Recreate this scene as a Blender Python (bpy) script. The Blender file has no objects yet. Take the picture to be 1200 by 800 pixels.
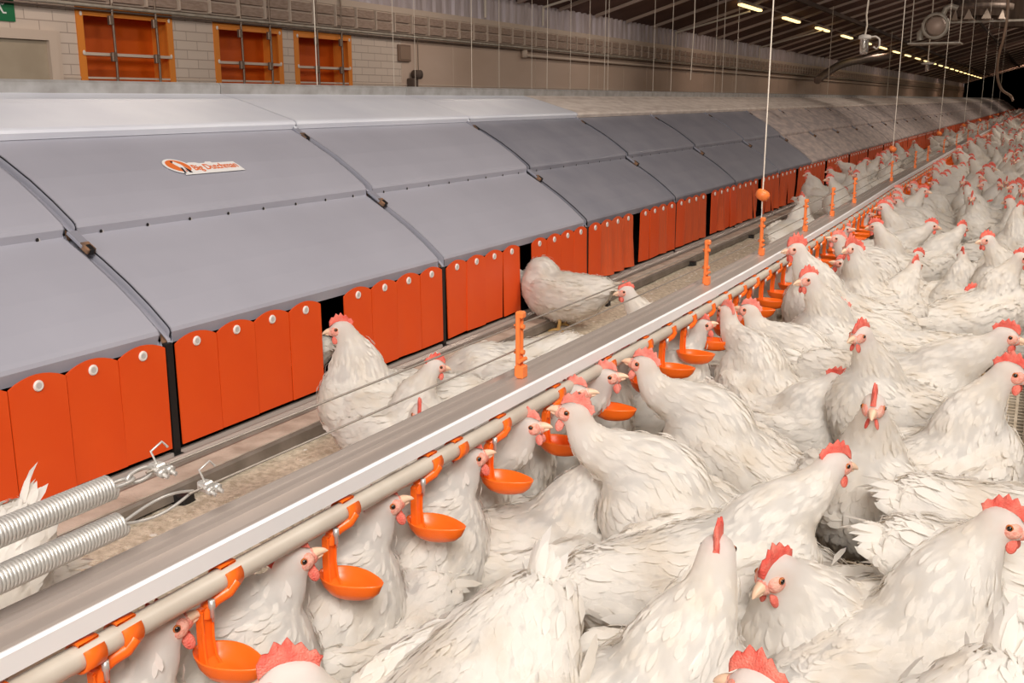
import bpy, math, random
import numpy as np
from mathutils import Vector, Matrix
PI = math.pi
COL = bpy.context.scene.collection
RNG = random.Random(7)
NR = np.random.RandomState(11)

# ---------------------------------------------------------------- materials
def lin(c):
    out = []
    for v in c[:3]:
        v = v / 255.0
        out.append(v / 12.92 if v <= 0.04045 else ((v + 0.055) / 1.055) ** 2.4)
    return tuple(out) + (1.0,)

MATS = {}
def mat(name, col, rough=0.6, metal=0.0, col2=None, scale=8.0, detail=4.0, stretch=(1, 1, 1),
        bump=0.0, bscale=None, emit=0.0, spec=0.4, sheen=0.0, trans=0.0, contrast=(0.35, 0.65), sss=0.0, coat=0.0):
    if name in MATS:
        return MATS[name]
    m = bpy.data.materials.new(name)
    m.use_nodes = True
    nt = m.node_tree
    b = nt.nodes['Principled BSDF']
    b.inputs['Roughness'].default_value = rough
    b.inputs['Metallic'].default_value = metal
    b.inputs['Specular IOR Level'].default_value = spec
    b.inputs['Base Color'].default_value = lin(col)
    if sheen: b.inputs['Sheen Weight'].default_value = sheen
    if trans: b.inputs['Transmission Weight'].default_value = trans
    if coat: b.inputs['Coat Weight'].default_value = coat
    if sss:
        b.inputs['Subsurface Weight'].default_value = sss
        b.inputs['Subsurface Radius'].default_value = (0.02, 0.008, 0.004)
        b.inputs['Subsurface Scale'].default_value = 0.5
    if emit:
        b.inputs['Emission Color'].default_value = lin(col)
        b.inputs['Emission Strength'].default_value = emit
    if col2 is not None or bump:
        tc = nt.nodes.new('ShaderNodeTexCoord')
        mp = nt.nodes.new('ShaderNodeMapping')
        mp.inputs['Scale'].default_value = stretch
        nt.links.new(tc.outputs['Object'], mp.inputs['Vector'])
    if col2 is not None:
        n = nt.nodes.new('ShaderNodeTexNoise')
        n.inputs['Scale'].default_value = scale
        n.inputs['Detail'].default_value = detail
        r = nt.nodes.new('ShaderNodeValToRGB')
        r.color_ramp.elements[0].position = contrast[0]
        r.color_ramp.elements[1].position = contrast[1]
        r.color_ramp.elements[0].color = lin(col)
        r.color_ramp.elements[1].color = lin(col2)
        nt.links.new(mp.outputs[0], n.inputs['Vector'])
        nt.links.new(n.outputs['Fac'], r.inputs['Fac'])
        nt.links.new(r.outputs['Color'], b.inputs['Base Color'])
    if bump:
        n2 = nt.nodes.new('ShaderNodeTexNoise')
        n2.inputs['Scale'].default_value = bscale or scale
        n2.inputs['Detail'].default_value = 5
        bp = nt.nodes.new('ShaderNodeBump')
        bp.inputs['Strength'].default_value = bump
        bp.inputs['Distance'].default_value = 0.01
        nt.links.new(mp.outputs[0], n2.inputs['Vector'])
        nt.links.new(n2.outputs['Fac'], bp.inputs['Height'])
        nt.links.new(bp.outputs[0], b.inputs['Normal'])
    MATS[name] = m
    return m

# ---------------------------------------------------------------- mesh building
class MB:
    """collects geometry with materials, builds ONE mesh"""
    def __init__(self):
        self.v = []; self.f = []; self.m = []; self.mats = []; self.s = []; self.cn = []
    def mi(self, m):
        if m not in self.mats: self.mats.append(m)
        return self.mats.index(m)
    def add(self, verts, faces, m, smooth=False):
        o = len(self.v); k = self.mi(m)
        self.v.extend([tuple(p) for p in verts])
        for f in faces:
            self.f.append(tuple(i + o for i in f)); self.m.append(k); self.s.append(smooth)
        return self
    def merge(self, other):
        o = len(self.v)
        self.v.extend(other.v)
        self.cn += [(a + o, n) for a, n in other.cn]
        rm = [self.mi(x) for x in other.mats]
        self.f.extend([tuple(i + o for i in f) for f in other.f])
        self.m.extend([rm[k] for k in other.m]); self.s.extend(other.s)
        return self
    def box(self, x0, x1, y0, y1, z0, z1, m):
        v = [(x0,y0,z0),(x1,y0,z0),(x1,y1,z0),(x0,y1,z0),(x0,y0,z1),(x1,y0,z1),(x1,y1,z1),(x0,y1,z1)]
        return self.add(v, [(0,3,2,1),(4,5,6,7),(0,1,5,4),(1,2,6,5),(2,3,7,6),(3,0,4,7)], m)
    def bbox(self, x0, x1, y0, y1, z0, z1, m, b=0.003):
        """box with chamfered edges"""
        vs = []
        for sx, X in ((1, x0), (-1, x1)):
            for sy, Y in ((1, y0), (-1, y1)):
                for sz, Z in ((1, z0), (-1, z1)):
                    vs += [(X, Y+sy*b, Z+sz*b), (X+sx*b, Y, Z+sz*b), (X+sx*b, Y+sy*b, Z)]
        import itertools
        def I(a, bb, c, k): return (a*4+bb*2+c)*3+k
        F = []
        for a in (0, 1): F.append([I(a,0,0,0),I(a,1,0,0),I(a,1,1,0),I(a,0,1,0)])
        for a in (0, 1): F.append([I(0,a,0,1),I(1,a,0,1),I(1,a,1,1),I(0,a,1,1)])
        for a in (0, 1): F.append([I(0,0,a,2),I(1,0,a,2),I(1,1,a,2),I(0,1,a,2)])
        for a in (0, 1):
            for c in (0, 1):
                F.append([I(a,c,0,0),I(a,c,1,0),I(a,c,1,1),I(a,c,0,1)])
                F.append([I(a,0,c,0),I(a,1,c,0),I(a,1,c,2),I(a,0,c,2)])
                F.append([I(0,a,c,1),I(1,a,c,1),I(1,a,c,2),I(0,a,c,2)])
        for a, bb, c in itertools.product((0,1), repeat=3):
            F.append([I(a,bb,c,0), I(a,bb,c,1), I(a,bb,c,2)])
        cx = Vector(((x0+x1)/2, (y0+y1)/2, (z0+z1)/2)); G = []
        for f in F:
            p = [Vector(vs[i]) for i in f]
            n = (p[1]-p[0]).cross(p[2]-p[0]); c = sum(p, Vector())/len(p)-cx
            G.append(tuple(f) if n.dot(c) > 0 else tuple(reversed(f)))
        return self.add(vs, G, m)
    def tube(self, pts, r, m, n=8, caps=True, radii=None):
        pts = [Vector(p) for p in pts]
        N = len(pts); vs = []; up = None
        for i, p in enumerate(pts):
            t = (pts[min(i+1, N-1)] - pts[max(i-1, 0)])
            t = t.normalized() if t.length > 1e-9 else Vector((0,0,1))
            if up is None:
                up = Vector((0,0,1)) if abs(t.z) < 0.9 else Vector((1,0,0))
            a = t.cross(up).normalized(); up2 = a.cross(t).normalized(); up = up2
            rr = radii[i] if radii else r
            for k in range(n):
                th = 2*PI*k/n
                vs.append(p + (a*math.cos(th) + up2*math.sin(th))*rr)
        fs = []
        for i in range(N-1):
            for k in range(n):
                k2 = (k+1) % n
                fs.append((i*n+k, (i+1)*n+k, (i+1)*n+k2, i*n+k2))
        self.add(vs, fs, m, True)
        if caps:
            self.add(vs[:n], [tuple(range(n))], m)
            self.add(vs[-n:], [tuple(reversed(range(n)))], m)
        return self
    def ell(self, c, r, m, R=None, nu=14, nv=9):
        c = Vector(c); vs = []; fs = []
        for j in range(1, nv):
            ph = PI*j/nv
            for i in range(nu):
                th = 2*PI*i/nu
                vs.append(Vector((math.sin(ph)*math.cos(th)*r[0], math.sin(ph)*math.sin(th)*r[1], math.cos(ph)*r[2])))
        vs.append(Vector((0,0,r[2]))); vs.append(Vector((0,0,-r[2])))
        if R is not None: vs = [R @ v for v in vs]
        vs = [v + c for v in vs]
        for j in range(nv-2):
            for i in range(nu):
                i2 = (i+1) % nu
                fs.append((j*nu+i, (j+1)*nu+i, (j+1)*nu+i2, j*nu+i2))
        T = len(vs)-2
        for i in range(nu):
            i2 = (i+1) % nu
            fs.append((T, i, i2)); fs.append((T+1, (nv-2)*nu+i2, (nv-2)*nu+i))
        return self.add(vs, fs, m, True)
    def lathe(self, prof, m, c=(0,0,0), n=20, R=None):
        vs = []; fs = []
        for r, z in prof:
            for k in range(n):
                th = 2*PI*k/n
                p = Vector((r*math.cos(th), r*math.sin(th), z))
                if R is not None: p = R @ p
                vs.append(p + Vector(c))
        for i in range(len(prof)-1):
            for k in range(n):
                k2 = (k+1) % n
                fs.append((i*n+k, i*n+k2, (i+1)*n+k2, (i+1)*n+k))
        return self.add(vs, fs, m, True)
    def prism(self, prof, y0, y1, m, smooth=False, caps=True):
        """closed XZ profile extruded along Y"""
        n = len(prof)
        vs = [(x, y0, z) for x, z in prof] + [(x, y1, z) for x, z in prof]
        fs = [(i, (i+1) % n, n+(i+1) % n, n+i) for i in range(n)]
        self.add(vs, fs, m, smooth)
        if caps:
            self.add(vs, [tuple(reversed(range(n))), tuple(range(n, 2*n))], m)
        return self
    def mesh(self, name):
        me = bpy.data.meshes.new(name)
        me.from_pydata([tuple(p) for p in self.v], [], self.f)
        for m in self.mats: me.materials.append(m)
        me.polygons.foreach_set('material_index', self.m)
        me.polygons.foreach_set('use_smooth', self.s)
        me.update()
        if self.cn:
            N = np.empty(len(me.vertices)*3); me.vertices.foreach_get('normal', N); N = N.reshape(-1,3)
            for a, n in self.cn:
                q = N[a:a+len(n)]
                sg = np.sign((q*n).sum(1)); sg[sg == 0] = 1
                w = n*4 + q*sg[:,None]
                N[a:a+len(n)] = w/(np.linalg.norm(w,axis=1)[:,None]+1e-9)
            me.normals_split_custom_set_from_vertices(N.tolist())
        return me
    def build(self, name, parent=None, loc=(0,0,0), rz=0.0):
        return link(name, self.mesh(name), parent, loc, rz)

def link(name, me, parent=None, loc=(0,0,0), rz=0.0):
    o = bpy.data.objects.new(name, me)
    COL.objects.link(o)
    o.location = loc; o.rotation_euler = (0, 0, rz)
    if parent: o.parent = parent
    return o

def tag(o, label, cat, group=None, kind=None):
    o['label'] = label; o['category'] = cat
    if group: o['group'] = group
    if kind: o['kind'] = kind
    return o
def struct(o):
    o['kind'] = 'structure'; return o
def empty(name, label, cat, loc=(0,0,0), rz=0.0, group=None):
    o = link(name, None, None, loc, rz)
    o.empty_display_size = 0.05
    return tag(o, label, cat, group)

# ---------------------------------------------------------------- camera (36 mm lens) and its ray helper
CAMZ = 0.95
FPX = 1200.0
_p = math.atan2(400-116, FPX); _th = math.atan2(1230-600, math.hypot(400-116, FPX))
CF = Vector((-math.sin(_th)*math.cos(_p), math.cos(_th)*math.cos(_p), -math.sin(_p)))
CR = Vector((math.cos(_th), math.sin(_th), 0)); CU = CR.cross(CF)
cam = bpy.data.cameras.new('camera'); camo = bpy.data.objects.new('camera', cam)
COL.objects.link(camo)
cam.sensor_width = 36; cam.lens = 36; cam.clip_end = 300; cam.clip_start = 0.02
camo.matrix_world = Matrix(((CR.x, CU.x, -CF.x, 0), (CR.y, CU.y, -CF.y, 0), (CR.z, CU.z, -CF.z, CAMZ), (0,0,0,1)))
bpy.context.scene.camera = camo
def ray(u, v): return CF + CR*((u-600)/FPX) + CU*((400-v)/FPX)
def atz(u, v, z):
    d = ray(u, v); return Vector((0,0,CAMZ)) + d*((z-CAMZ)/d.z)
def atx(u, v, x):
    d = ray(u, v); return Vector((0,0,CAMZ)) + d*(x/d.x)
# ---------------------------------------------------------------- hens
M_FEA = mat('white_feather', (246,242,236), 0.85, col2=(238,230,218), scale=14, stretch=(1,1,1), sheen=0.15, spec=0.15, contrast=(.45,.72))
def _feather_shader(m):
    nt = m.node_tree; b = nt.nodes['Principled BSDF']; out = nt.nodes['Material Output']
    tr = nt.nodes.new('ShaderNodeBsdfTranslucent'); mx = nt.nodes.new('ShaderNodeMixShader')
    mx.inputs[0].default_value = .55
    src = b.inputs['Base Color'].links[0].from_socket
    nt.links.new(src, tr.inputs['Color']); nt.links.new(b.outputs[0], mx.inputs[1]); nt.links.new(tr.outputs[0], mx.inputs[2])
    nt.links.new(mx.outputs[0], out.inputs['Surface'])
_feather_shader(M_FEA)
M_SKIN = mat('face_skin', (228,140,122), 0.5, col2=(238,182,162), scale=120, bump=.4, bscale=400, sss=.1)
M_COMB = mat('red_comb', (222,84,70), 0.45, col2=(232,126,108), scale=60, bump=.5, bscale=500, sss=.1)
M_COMBP = mat('pale_comb', (238,150,134), 0.45, col2=(230,116,102), scale=60, bump=.5, bscale=500, sss=.1)
M_BEAK = mat('horn_beak', (226,190,160), 0.4)
M_EYE = mat('dark_eye', (18,12,10), 0.12, spec=.8)
M_IRIS = mat('orange_iris', (176,96,40), 0.3)
M_LEG = mat('yellow_leg', (196,160,92), 0.55, col2=(170,130,80), scale=90)

def chain(pts, n=4):
    """catmull-rom through rows of numbers"""
    P = np.array(pts, float); out = []
    for i in range(len(P)-1):
        p0 = P[max(i-1,0)]; p1 = P[i]; p2 = P[i+1]; p3 = P[min(i+2,len(P)-1)]
        for k in range(n):
            t = k/n
            out.append(0.5*((2*p1)+(-p0+p2)*t+(2*p0-5*p1+4*p2-p3)*t*t+(-p0+3*p1-3*p2+p3)*t**3))
    out.append(P[-1])
    return np.array(out)

def feathers(pos, nrm, dirn, L, W, tilt, curl):
    """many small blades: vectorised. returns verts (N*7,3), faces list"""
    side = np.cross(nrm, dirn); side /= np.linalg.norm(side, axis=1)[:,None]+1e-9
    t = np.tan(tilt)[:,None]
    L = L[:,None]; W = W[:,None]; c = curl[:,None]
    a = pos - nrm*0.0015
    mid = pos + dirn*L*0.45 + nrm*L*(0.45*t + .03)
    lo = pos + dirn*L*0.80 + nrm*L*(0.80*t - .02 + c*.3)
    tip = pos + dirn*L + nrm*L*(1.0*t - .10 + c)
    V = np.stack([a, mid+side*W*.5 - nrm*W*.10, mid, mid-side*W*.5 - nrm*W*.10,
                  lo+side*W*.40 - nrm*W*.08, lo-side*W*.40 - nrm*W*.08, tip], 1).reshape(-1,3)
    base = np.arange(len(pos))[:,None]*7
    f3 = [(0,2,1),(0,3,2),(4,5,6)]
    f4 = [(2,4,1),(2,5,4),(2,3,5)]
    F = np.concatenate([base+np.array(f)[None] for f in f3+f4], 0)
    return V, F

def hen_variant(seed, tilt=0.0, dz=0.0, head=(.19,0,.42), hyaw=0.0, hpitch=-0.1, legs=True, neck0=(.5,0,.85), kb=.08, kh=.07,
                ruff=1.0, tailup=.75, nfe=5600, nthick=1.0, comb=1.0, combp=False, wing=1.0, low=False):
    rs = np.random.RandomState(seed)
    ct, st = math.cos(tilt), math.sin(tilt)
    def T(p):
        x, y, z = p; z -= .21
        return Vector((x*ct - z*st, y, x*st + z*ct + .21 + dz))
    RB = Matrix(((ct,0,-st),(0,1,0),(st,0,ct)))
    body = chain([(-.195,0,.290,.024,.028,.022),(-.165,0,.266,.048,.062,.054),(-.115,0,.232,.068,.092,.084),(-.045,0,.212,.080,.106,.100),
                  (.03,0,.204,.080,.111,.104),(.09,0,.212,.068,.100,.096),(.130,0,.232,.054,.080,.082)], 4)
    mb = MB(); dummy = M_FEA
    C = []; D = []; K = []     # centres, flow dirs (towards tail), kind
    prev = None
    for r in body:
        c = T(r[:3]); mb.ell(c, r[3:], dummy, RB, 18, 12); C.append(c); K.append(0)
    for i in range(len(body)):
        d = C[max(i-1,0)] - C[min(i+1,len(body)-1)]; D.append(d.normalized())
    # neck
    H = Vector(head)
    hf = Vector((math.cos(hpitch)*math.cos(hyaw), math.cos(hpitch)*math.sin(hyaw), math.sin(hpitch)))
    hl = Vector((-math.sin(hyaw), math.cos(hyaw), 0)); hu = hf.cross(hl)
    if hu.z < 0: hu = -hu
    P0 = T((.085,0,.245)); n0 = RB @ Vector(neck0).normalized()
    P3 = H - hf*.004; P1 = P0 + n0*kb; P2 = P3 - (hu*.95 + hf*.30)*kh
    nb = len(C); N = 22
    for i in range(N+1):
        t = i/N
        c = P0*(1-t)**3 + P1*3*t*(1-t)**2 + P2*3*t*t*(1-t) + P3*t**3
        rr = .023 + .052*(1-t)**1.5*nthick + .006*math.sin(PI*t)
        mb.ell(c, (rr,rr*.95,rr), dummy, None, 16, 10); C.append(c); K.append(1)
    for i in range(nb, len(C)):
        d = C[max(i-1,nb)] - C[min(i+1,len(C)-1)]; D.append(d.normalized())
    HR = Matrix((hf, hl, hu)).transposed()
    def HP(a, b, c): return H + HR @ Vector((a, b, c))
    mb.ell(HP(.004,0,.002), (.027,.021,.022), dummy, HR)
    mb.ell(HP(.022,0,-.003), (.017,.0135,.014), dummy, HR)
    # wings
    for s in (1,-1):
        w = chain([(.085,s*.086,.235,.030,.022,.040),(.03,s*.103*wing,.228,.045,.022,.058),(-.05,s*.103*wing,.232,.05,.020,.054),
                   (-.12,s*.072,.25,.045,.015,.036),(-.185,s*.045,.272,.03,.010,.018)], 4)
        k0 = len(C)
        for r in w:
            c = T(r[:3]); mb.ell(c, r[3:], dummy, RB); C.append(c); K.append(2)
        for i in range(k0, len(C)):
            d = C[min(i+1,len(C)-1)] - C[max(i-1,k0)]; D.append(d.normalized())
        # thigh
        th = [(.015,s*.050,.155),(.012,s*.052,.13),(.005,s*.050,.105)] if legs else [(.02,s*.06,.15)]
        for j, q in enumerate(th):
            q = Vector((q[0], q[1], q[2]+dz*.6)); r = .042-.010*j
            mb.ell(q, (r,r*.85,r), dummy); C.append(q); D.append(Vector((-.3,0,-1)).normalized()); K.append(3)
    # union by voxel remesh
    tmp = mb.mesh('tmp'); to = bpy.data.objects.new('tmp', tmp); COL.objects.link(to)
    md = to.modifiers.new('r', 'REMESH'); md.mode = 'VOXEL'; md.voxel_size = .0075 if not low else .016
    ms = to.modifiers.new('s', 'SMOOTH'); ms.factor = .5; ms.iterations = 4 if not low else 1
    dg = bpy.context.evaluated_depsgraph_get(); dg.update()
    me = bpy.data.meshes.new_from_object(to.evaluated_get(dg))
    V = np.empty(len(me.vertices)*3); me.vertices.foreach_get('co', V); V = V.reshape(-1,3)
    faces = [tuple(p.vertices) for p in me.polygons]
    ctr = np.empty(len(faces)*3); me.polygons.foreach_get('center', ctr); ctr = ctr.reshape(-1,3)
    nr = np.empty(len(faces)*3); me.polygons.foreach_get('normal', nr); nr = nr.reshape(-1,3)
    ar = np.empty(len(faces)); me.polygons.foreach_get('area', ar)
    bpy.data.objects.remove(to); bpy.data.meshes.remove(tmp); bpy.data.meshes.remove(me)
    B = MB()
    fc = [np.array(HP(.017, s*.013, -.001)) for s in (1,-1)]
    hd = np.minimum(*[np.linalg.norm(ctr-c, axis=1) for c in fc])
    isf = hd < (-1 if not low else .02)
    B.add(V.tolist(), [f for f, q in zip(faces, isf) if not q], M_FEA, True)
    B.add(V.tolist(), [f for f, q in zip(faces, isf) if q], M_SKIN, True)
    if low: nfe = nfe
    # feathers on the surface
    Ca = np.array([tuple(c) for c in C]); Da = np.array([tuple(d) for d in D]); Ka = np.array(K)
    pr = ar/ar.sum(); idx = rs.choice(len(faces), nfe, p=pr)
    p = ctr[idx] + rs.normal(0,.003,(nfe,3)); n = nr[idx]
    hdist = np.linalg.norm(p-np.array(H), axis=1)
    keep = (hdist > .030) & (np.linalg.norm(p-np.array(HP(.020,0,-.002)), axis=1) > .036)
    p = p[keep]; n = n[keep]; hdist = hdist[keep]
    kn = (np.linalg.norm(p[:,None]-np.array([tuple(c) for c in C])[None], axis=2).argmin(1)); kk = np.array(K)[kn]
    kp = (kk != 1) | (rs.uniform(0,1,len(p)) < .45); p = p[kp]; n = n[kp]; hdist = hdist[kp]
    rad = np.linalg.norm(p[:,None]-Ca[None], axis=2); near = rad.argmin(1)
    k = Ka[near]; d = Da[near].copy()
    pl = p - np.array(T((0,0,.21)))
    rump = np.clip((-pl[:,0]-.07)/.10, 0, 1)*(k==0) ; belly = np.clip((.19+dz-p[:,2])/.06, 0, 1)*(k!=1)
    fl = np.maximum(rump*.8, belly)*ruff
    d = d + rs.normal(0,1,(len(p),3))*(.10+.42*fl)[:,None]
    d[:,2] -= .25*fl
    d -= n*(d*n).sum(1)[:,None]; d /= np.linalg.norm(d,axis=1)[:,None]+1e-9
    L = np.where(k==1, .018+.012*np.clip(hdist/.2,0,1), np.where(k==2, .032, .024))*rs.uniform(.75,1.25,len(p))
    W = np.where(k==1, .0075, np.where(k==2, .012, .0105))*rs.uniform(.8,1.2,len(p))
    W = W*(1-.62*fl); L = L*(1-.22*fl)
    tl = np.radians(np.where(k==1, 0.0, 0.2) + 8*fl*rs.uniform(0,1.4,len(p)) + rs.uniform(0,1.1,len(p))*ruff)
    cu = rs.normal(0,.008,len(p)) + .10*fl
    FV, FF = feathers(p, n, d, L, W, tl, cu)
    B.cn.append((len(B.v), np.repeat(n*(1-.6*fl)[:,None], 7, axis=0)))
    B.add(FV.tolist(), FF.tolist(), M_FEA, True)
    # long wing quills along each flank and tail fan
    q = []; 
    for s in (1,-1):
        for i in range(7):
            a = T((-.03-.018*i, s*(.117-.004*i), .205+.008*i)); dd = RB @ Vector((-1, -s*.12, .10+.02*i)); q.append((a, dd, Vector((0,s,.25)), .062, .017))
    TF = MB()
    tq = []
    for i in range(17):
        s = (i-8)/8; a = T((-.195, s*.012, .300-.006*abs(s)))
        up = tailup + rs.normal(0,.16)
        dd = RB @ Vector((-1, s*.38+rs.normal(0,.12), up-.25*abs(s)))
        tq.append((a, dd, (Vector((.6, s*1.2, 1))), .042+.032*rs.uniform(), .013))
    for lst, tgt in ((q, B), (tq, TF)):
        pp = np.array([tuple(a[0]) for a in lst]); dd = np.array([tuple(a[1].normalized()) for a in lst])
        nn = np.array([tuple(a[2].normalized()) for a in lst]); nn0 = nn; nn -= dd*(nn*dd).sum(1)[:,None]; nn /= np.linalg.norm(nn,axis=1)[:,None]
        LL = np.array([a[3] for a in lst])*rs.uniform(.85,1.1,len(lst)); WW = np.array([a[4] for a in lst])
        v, f = feathers(pp, nn, dd, LL, WW, np.full(len(lst),.02), rs.normal(0,.05,len(lst)))
        if tgt is B: tgt.cn.append((len(tgt.v), np.repeat(nn, 7, axis=0)))
        tgt.add(v.tolist(), f.tolist(), M_FEA, True)
    # --- small parts
    cm = M_COMBP if combp else M_COMB
    CB = MB(); ns = 5; pts = []
    for i in range(ns*4+1):
        t = i/(ns*4.0)
        f = .031 - .052*t; u = .014 + .011*math.sin(PI*min(t*1.15,1)) - (.004 if t > .9 else 0)
        tri = 1-abs(((t*ns) % 1.0)-.5)*2
        hgt = .64*comb*(.010 + .017*math.sin(PI*(.15+.75*t))*(0.35+.65*tri))
        lean = -.006*t*comb
        wob = .0015*math.sin(9*t+seed)
        pts.append((f, u, hgt, lean, wob))
    vs = []
    for f, u, h, le, wb in pts:
        vs += [HP(f, .0045, u-.004), HP(f, -.0045, u-.004), HP(f+le*.5, .003+wb, u+h*.5), HP(f+le*.5, -.003+wb, u+h*.5), HP(f+le, wb+.0012, u+h), HP(f+le, wb-.0012, u+h)]
    fs = []
    for i in range(len(pts)-1):
        a = i*6; b = a+6
        fs += [(a,a+2,b+2,b),(a+2,a+4,b+4,b+2),(a+1,b+1,b+3,a+3),(a+3,b+3,b+5,a+5),(a+4,a+5,b+5,b+4)]
    fs += [(0,1,3,2),(2,3,5,4)]; e = (len(pts)-1)*6; fs += [(e,e+2,e+3,e+1),(e+2,e+4,e+5,e+3)]
    CB.add(vs, fs, cm, True)
    WT = MB()
    for s in (1,-1):
        WT.ell(HP(.021, s*.0075, -.023), (.0072,.0033,.0105*(.6+.4*comb)), cm, HR @ Matrix.Rotation(s*.25,3,'X'), 10, 8)
    FC = MB()
    for s in (1,-1):
        FC.ell(HP(.0175, s*.0105, -.001), (.0135,.0075,.0115), M_SKIN, HR @ Matrix.Rotation(-s*.28,3,'Z'), 16, 12)
    FC.ell(HP(.027, 0, -.003), (.010,.0095,.0115), M_SKIN, HR, 12, 10)
    BK = MB(); cs = []
    for i in range(7):
        t = i/6.0; cs.append((HP(.031+.019*t, 0, -.001-.007*t*t), .0070*(1-t)**.6+.0006))
    BK.tube([c[0] for c in cs], 0, M_BEAK, 10, True, [c[1] for c in cs])
    cs = [(HP(.029+.014*t, 0, -.0075-.002*t), .0045*(1-t)**.6+.0005) for t in (0,.35,.7,1)]
    BK.tube([c[0] for c in cs], 0, M_BEAK, 8, True, [c[1] for c in cs])
    EY = []
    for s in (1,-1):
        e = MB(); e.ell(HP(.0155, s*.0163, .0035), (.0052,.0034,.0048), M_IRIS, HR, 10, 8)
        e.ell(HP(.0160, s*.0181, .0038), (.0036,.0024,.0034), M_EYE, HR, 10, 8); EY.append(e)
    LG = []
    if legs:
        for s in (1,-1):
            g = MB(); x0 = rs.uniform(-.02,.02)
            k = Vector((.0+x0*.3, s*.050, .105+dz*.6)); a = Vector((.005+x0, s*.052, .022))
            g.tube([k, (k+a)/2+Vector((-.006,0,0)), a, a+Vector((.004,0,-.012))], 0, M_LEG, 8, True, [.010,.0075,.0075,.008])
            for an in (-.5, 0, .5, PI):
                ln = .045 if an != PI else .022
                dv = Vector((math.cos(an), math.sin(an), 0))
                g.tube([a+Vector((0,0,-.008)), a+dv*ln*.5+Vector((0,0,-.010)), a+dv*ln+Vector((0,0,-.017))], 0, M_LEG, 6, True, [.006,.0052,.003])
            LG.append(g)
    full = MB().merge(B).merge(TF).merge(CB).merge(WT).merge(FC).merge(BK)
    for e in EY + LG: full.merge(e)
    tail = T((-.235,0,.31))
    var = dict(head=Vector(H), tail=tail, full=full)
    if not low:
        var['parts'] = [('body', B.mesh('hen_body')), ('tail_feathers', TF.mesh('hen_tail')), ('comb', CB.mesh('hen_comb')),
                        ('wattles', WT.mesh('hen_wattles')), ('face', FC.mesh('hen_face')), ('beak', BK.mesh('hen_beak'))] + \
                       [('eye', e.mesh('hen_eye')) for e in EY] + [('leg', g.mesh('hen_leg')) for g in LG]
        var['mesh'] = full.mesh('hen_whole')
    return var
POSES = {
 'alert': dict(seed=1, tilt=.30, dz=.0, head=(.140,0,.425), hyaw=0, hpitch=-.05, neck0=(.3,0,1), kb=.09, kh=.08, tailup=.4),
 'alertL': dict(seed=2, tilt=.26, head=(.130,.02,.415), hyaw=1.0, hpitch=-.1, neck0=(.3,0,1), kb=.09, kh=.08, tailup=.5),
 'alertR': dict(seed=3, tilt=.30, head=(.130,-.02,.42), hyaw=-1.0, hpitch=-.1, neck0=(.3,0,1), kb=.09, kh=.08, tailup=.4),
 'drink': dict(seed=4, tilt=.88, dz=-.055, head=(.110,0,.350), hyaw=.1, hpitch=.35, kb=.08, kh=.08, tailup=.1, nthick=1.05),
 'reach': dict(seed=5, tilt=.50, dz=-.04, head=(.205,.0,.372), hyaw=.1, hpitch=.30, neck0=(.25,0,1), kb=.09, kh=.09, tailup=.1, nthick=1.08, combp=True),
 'rest':    dict(seed=6, tilt=.08, dz=-.075, head=(.150,.015,.285), hyaw=.35, hpitch=-.25, legs=False, kb=.07, kh=.05, nthick=1.15, tailup=.3, ruff=.9),
 'walk': dict(seed=7, tilt=.14, head=(.215,0,.378), hyaw=0, hpitch=-.1, kb=.07, kh=.06, tailup=.5),
 'walkR':   dict(seed=8, tilt=.16, head=(.20,-.03,.36), hyaw=-.6, hpitch=-.15, kb=.07, kh=.06, tailup=.3, combp=True),
 'peck':    dict(seed=9, tilt=-.34, dz=.02, head=(.200,0,.10), hyaw=.2, hpitch=-1.1, kb=.09, kh=.05, neck0=(1,0,-.1), tailup=1.0, ruff=1.25),
 'feed':    dict(seed=10, tilt=-.06, dz=-.02, head=(.25,0,.19), hyaw=0, hpitch=-.6, kb=.08, kh=.05, neck0=(1,0,.2), tailup=.1, ruff=1.0),
 'fluffy':  dict(seed=12, tilt=.34, dz=-.02, head=(.125,.02,.38), hyaw=.5, hpitch=-.1, tailup=.6, ruff=1.4, nthick=1.15, wing=1.06),
 'fluffyR': dict(seed=14, tilt=.34, dz=-.03, head=(.130,-.03,.39), hyaw=-1.15, hpitch=-.1, tailup=.1, ruff=1.4, nthick=1.2, wing=1.06),
 'plump':   dict(seed=15, tilt=.10, dz=.0, head=(.115,0,.415), hyaw=.1, hpitch=-.05, neck0=(.15,0,1), kb=.10, kh=.07, nthick=1.25, tailup=.5),
 'enter':   dict(seed=16, tilt=.12, dz=-.06, head=(.215,0,.225), hyaw=0, hpitch=-.5, neck0=(.25,0,1), kb=.13, kh=.10, nthick=1.0, tailup=.2, ruff=1.3),
 'rooster': dict(seed=13, tilt=.40, dz=.03, head=(.14,0,.46), hyaw=.1, hpitch=0, comb=1.7, tailup=.8, nthick=1.15),
}
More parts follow.
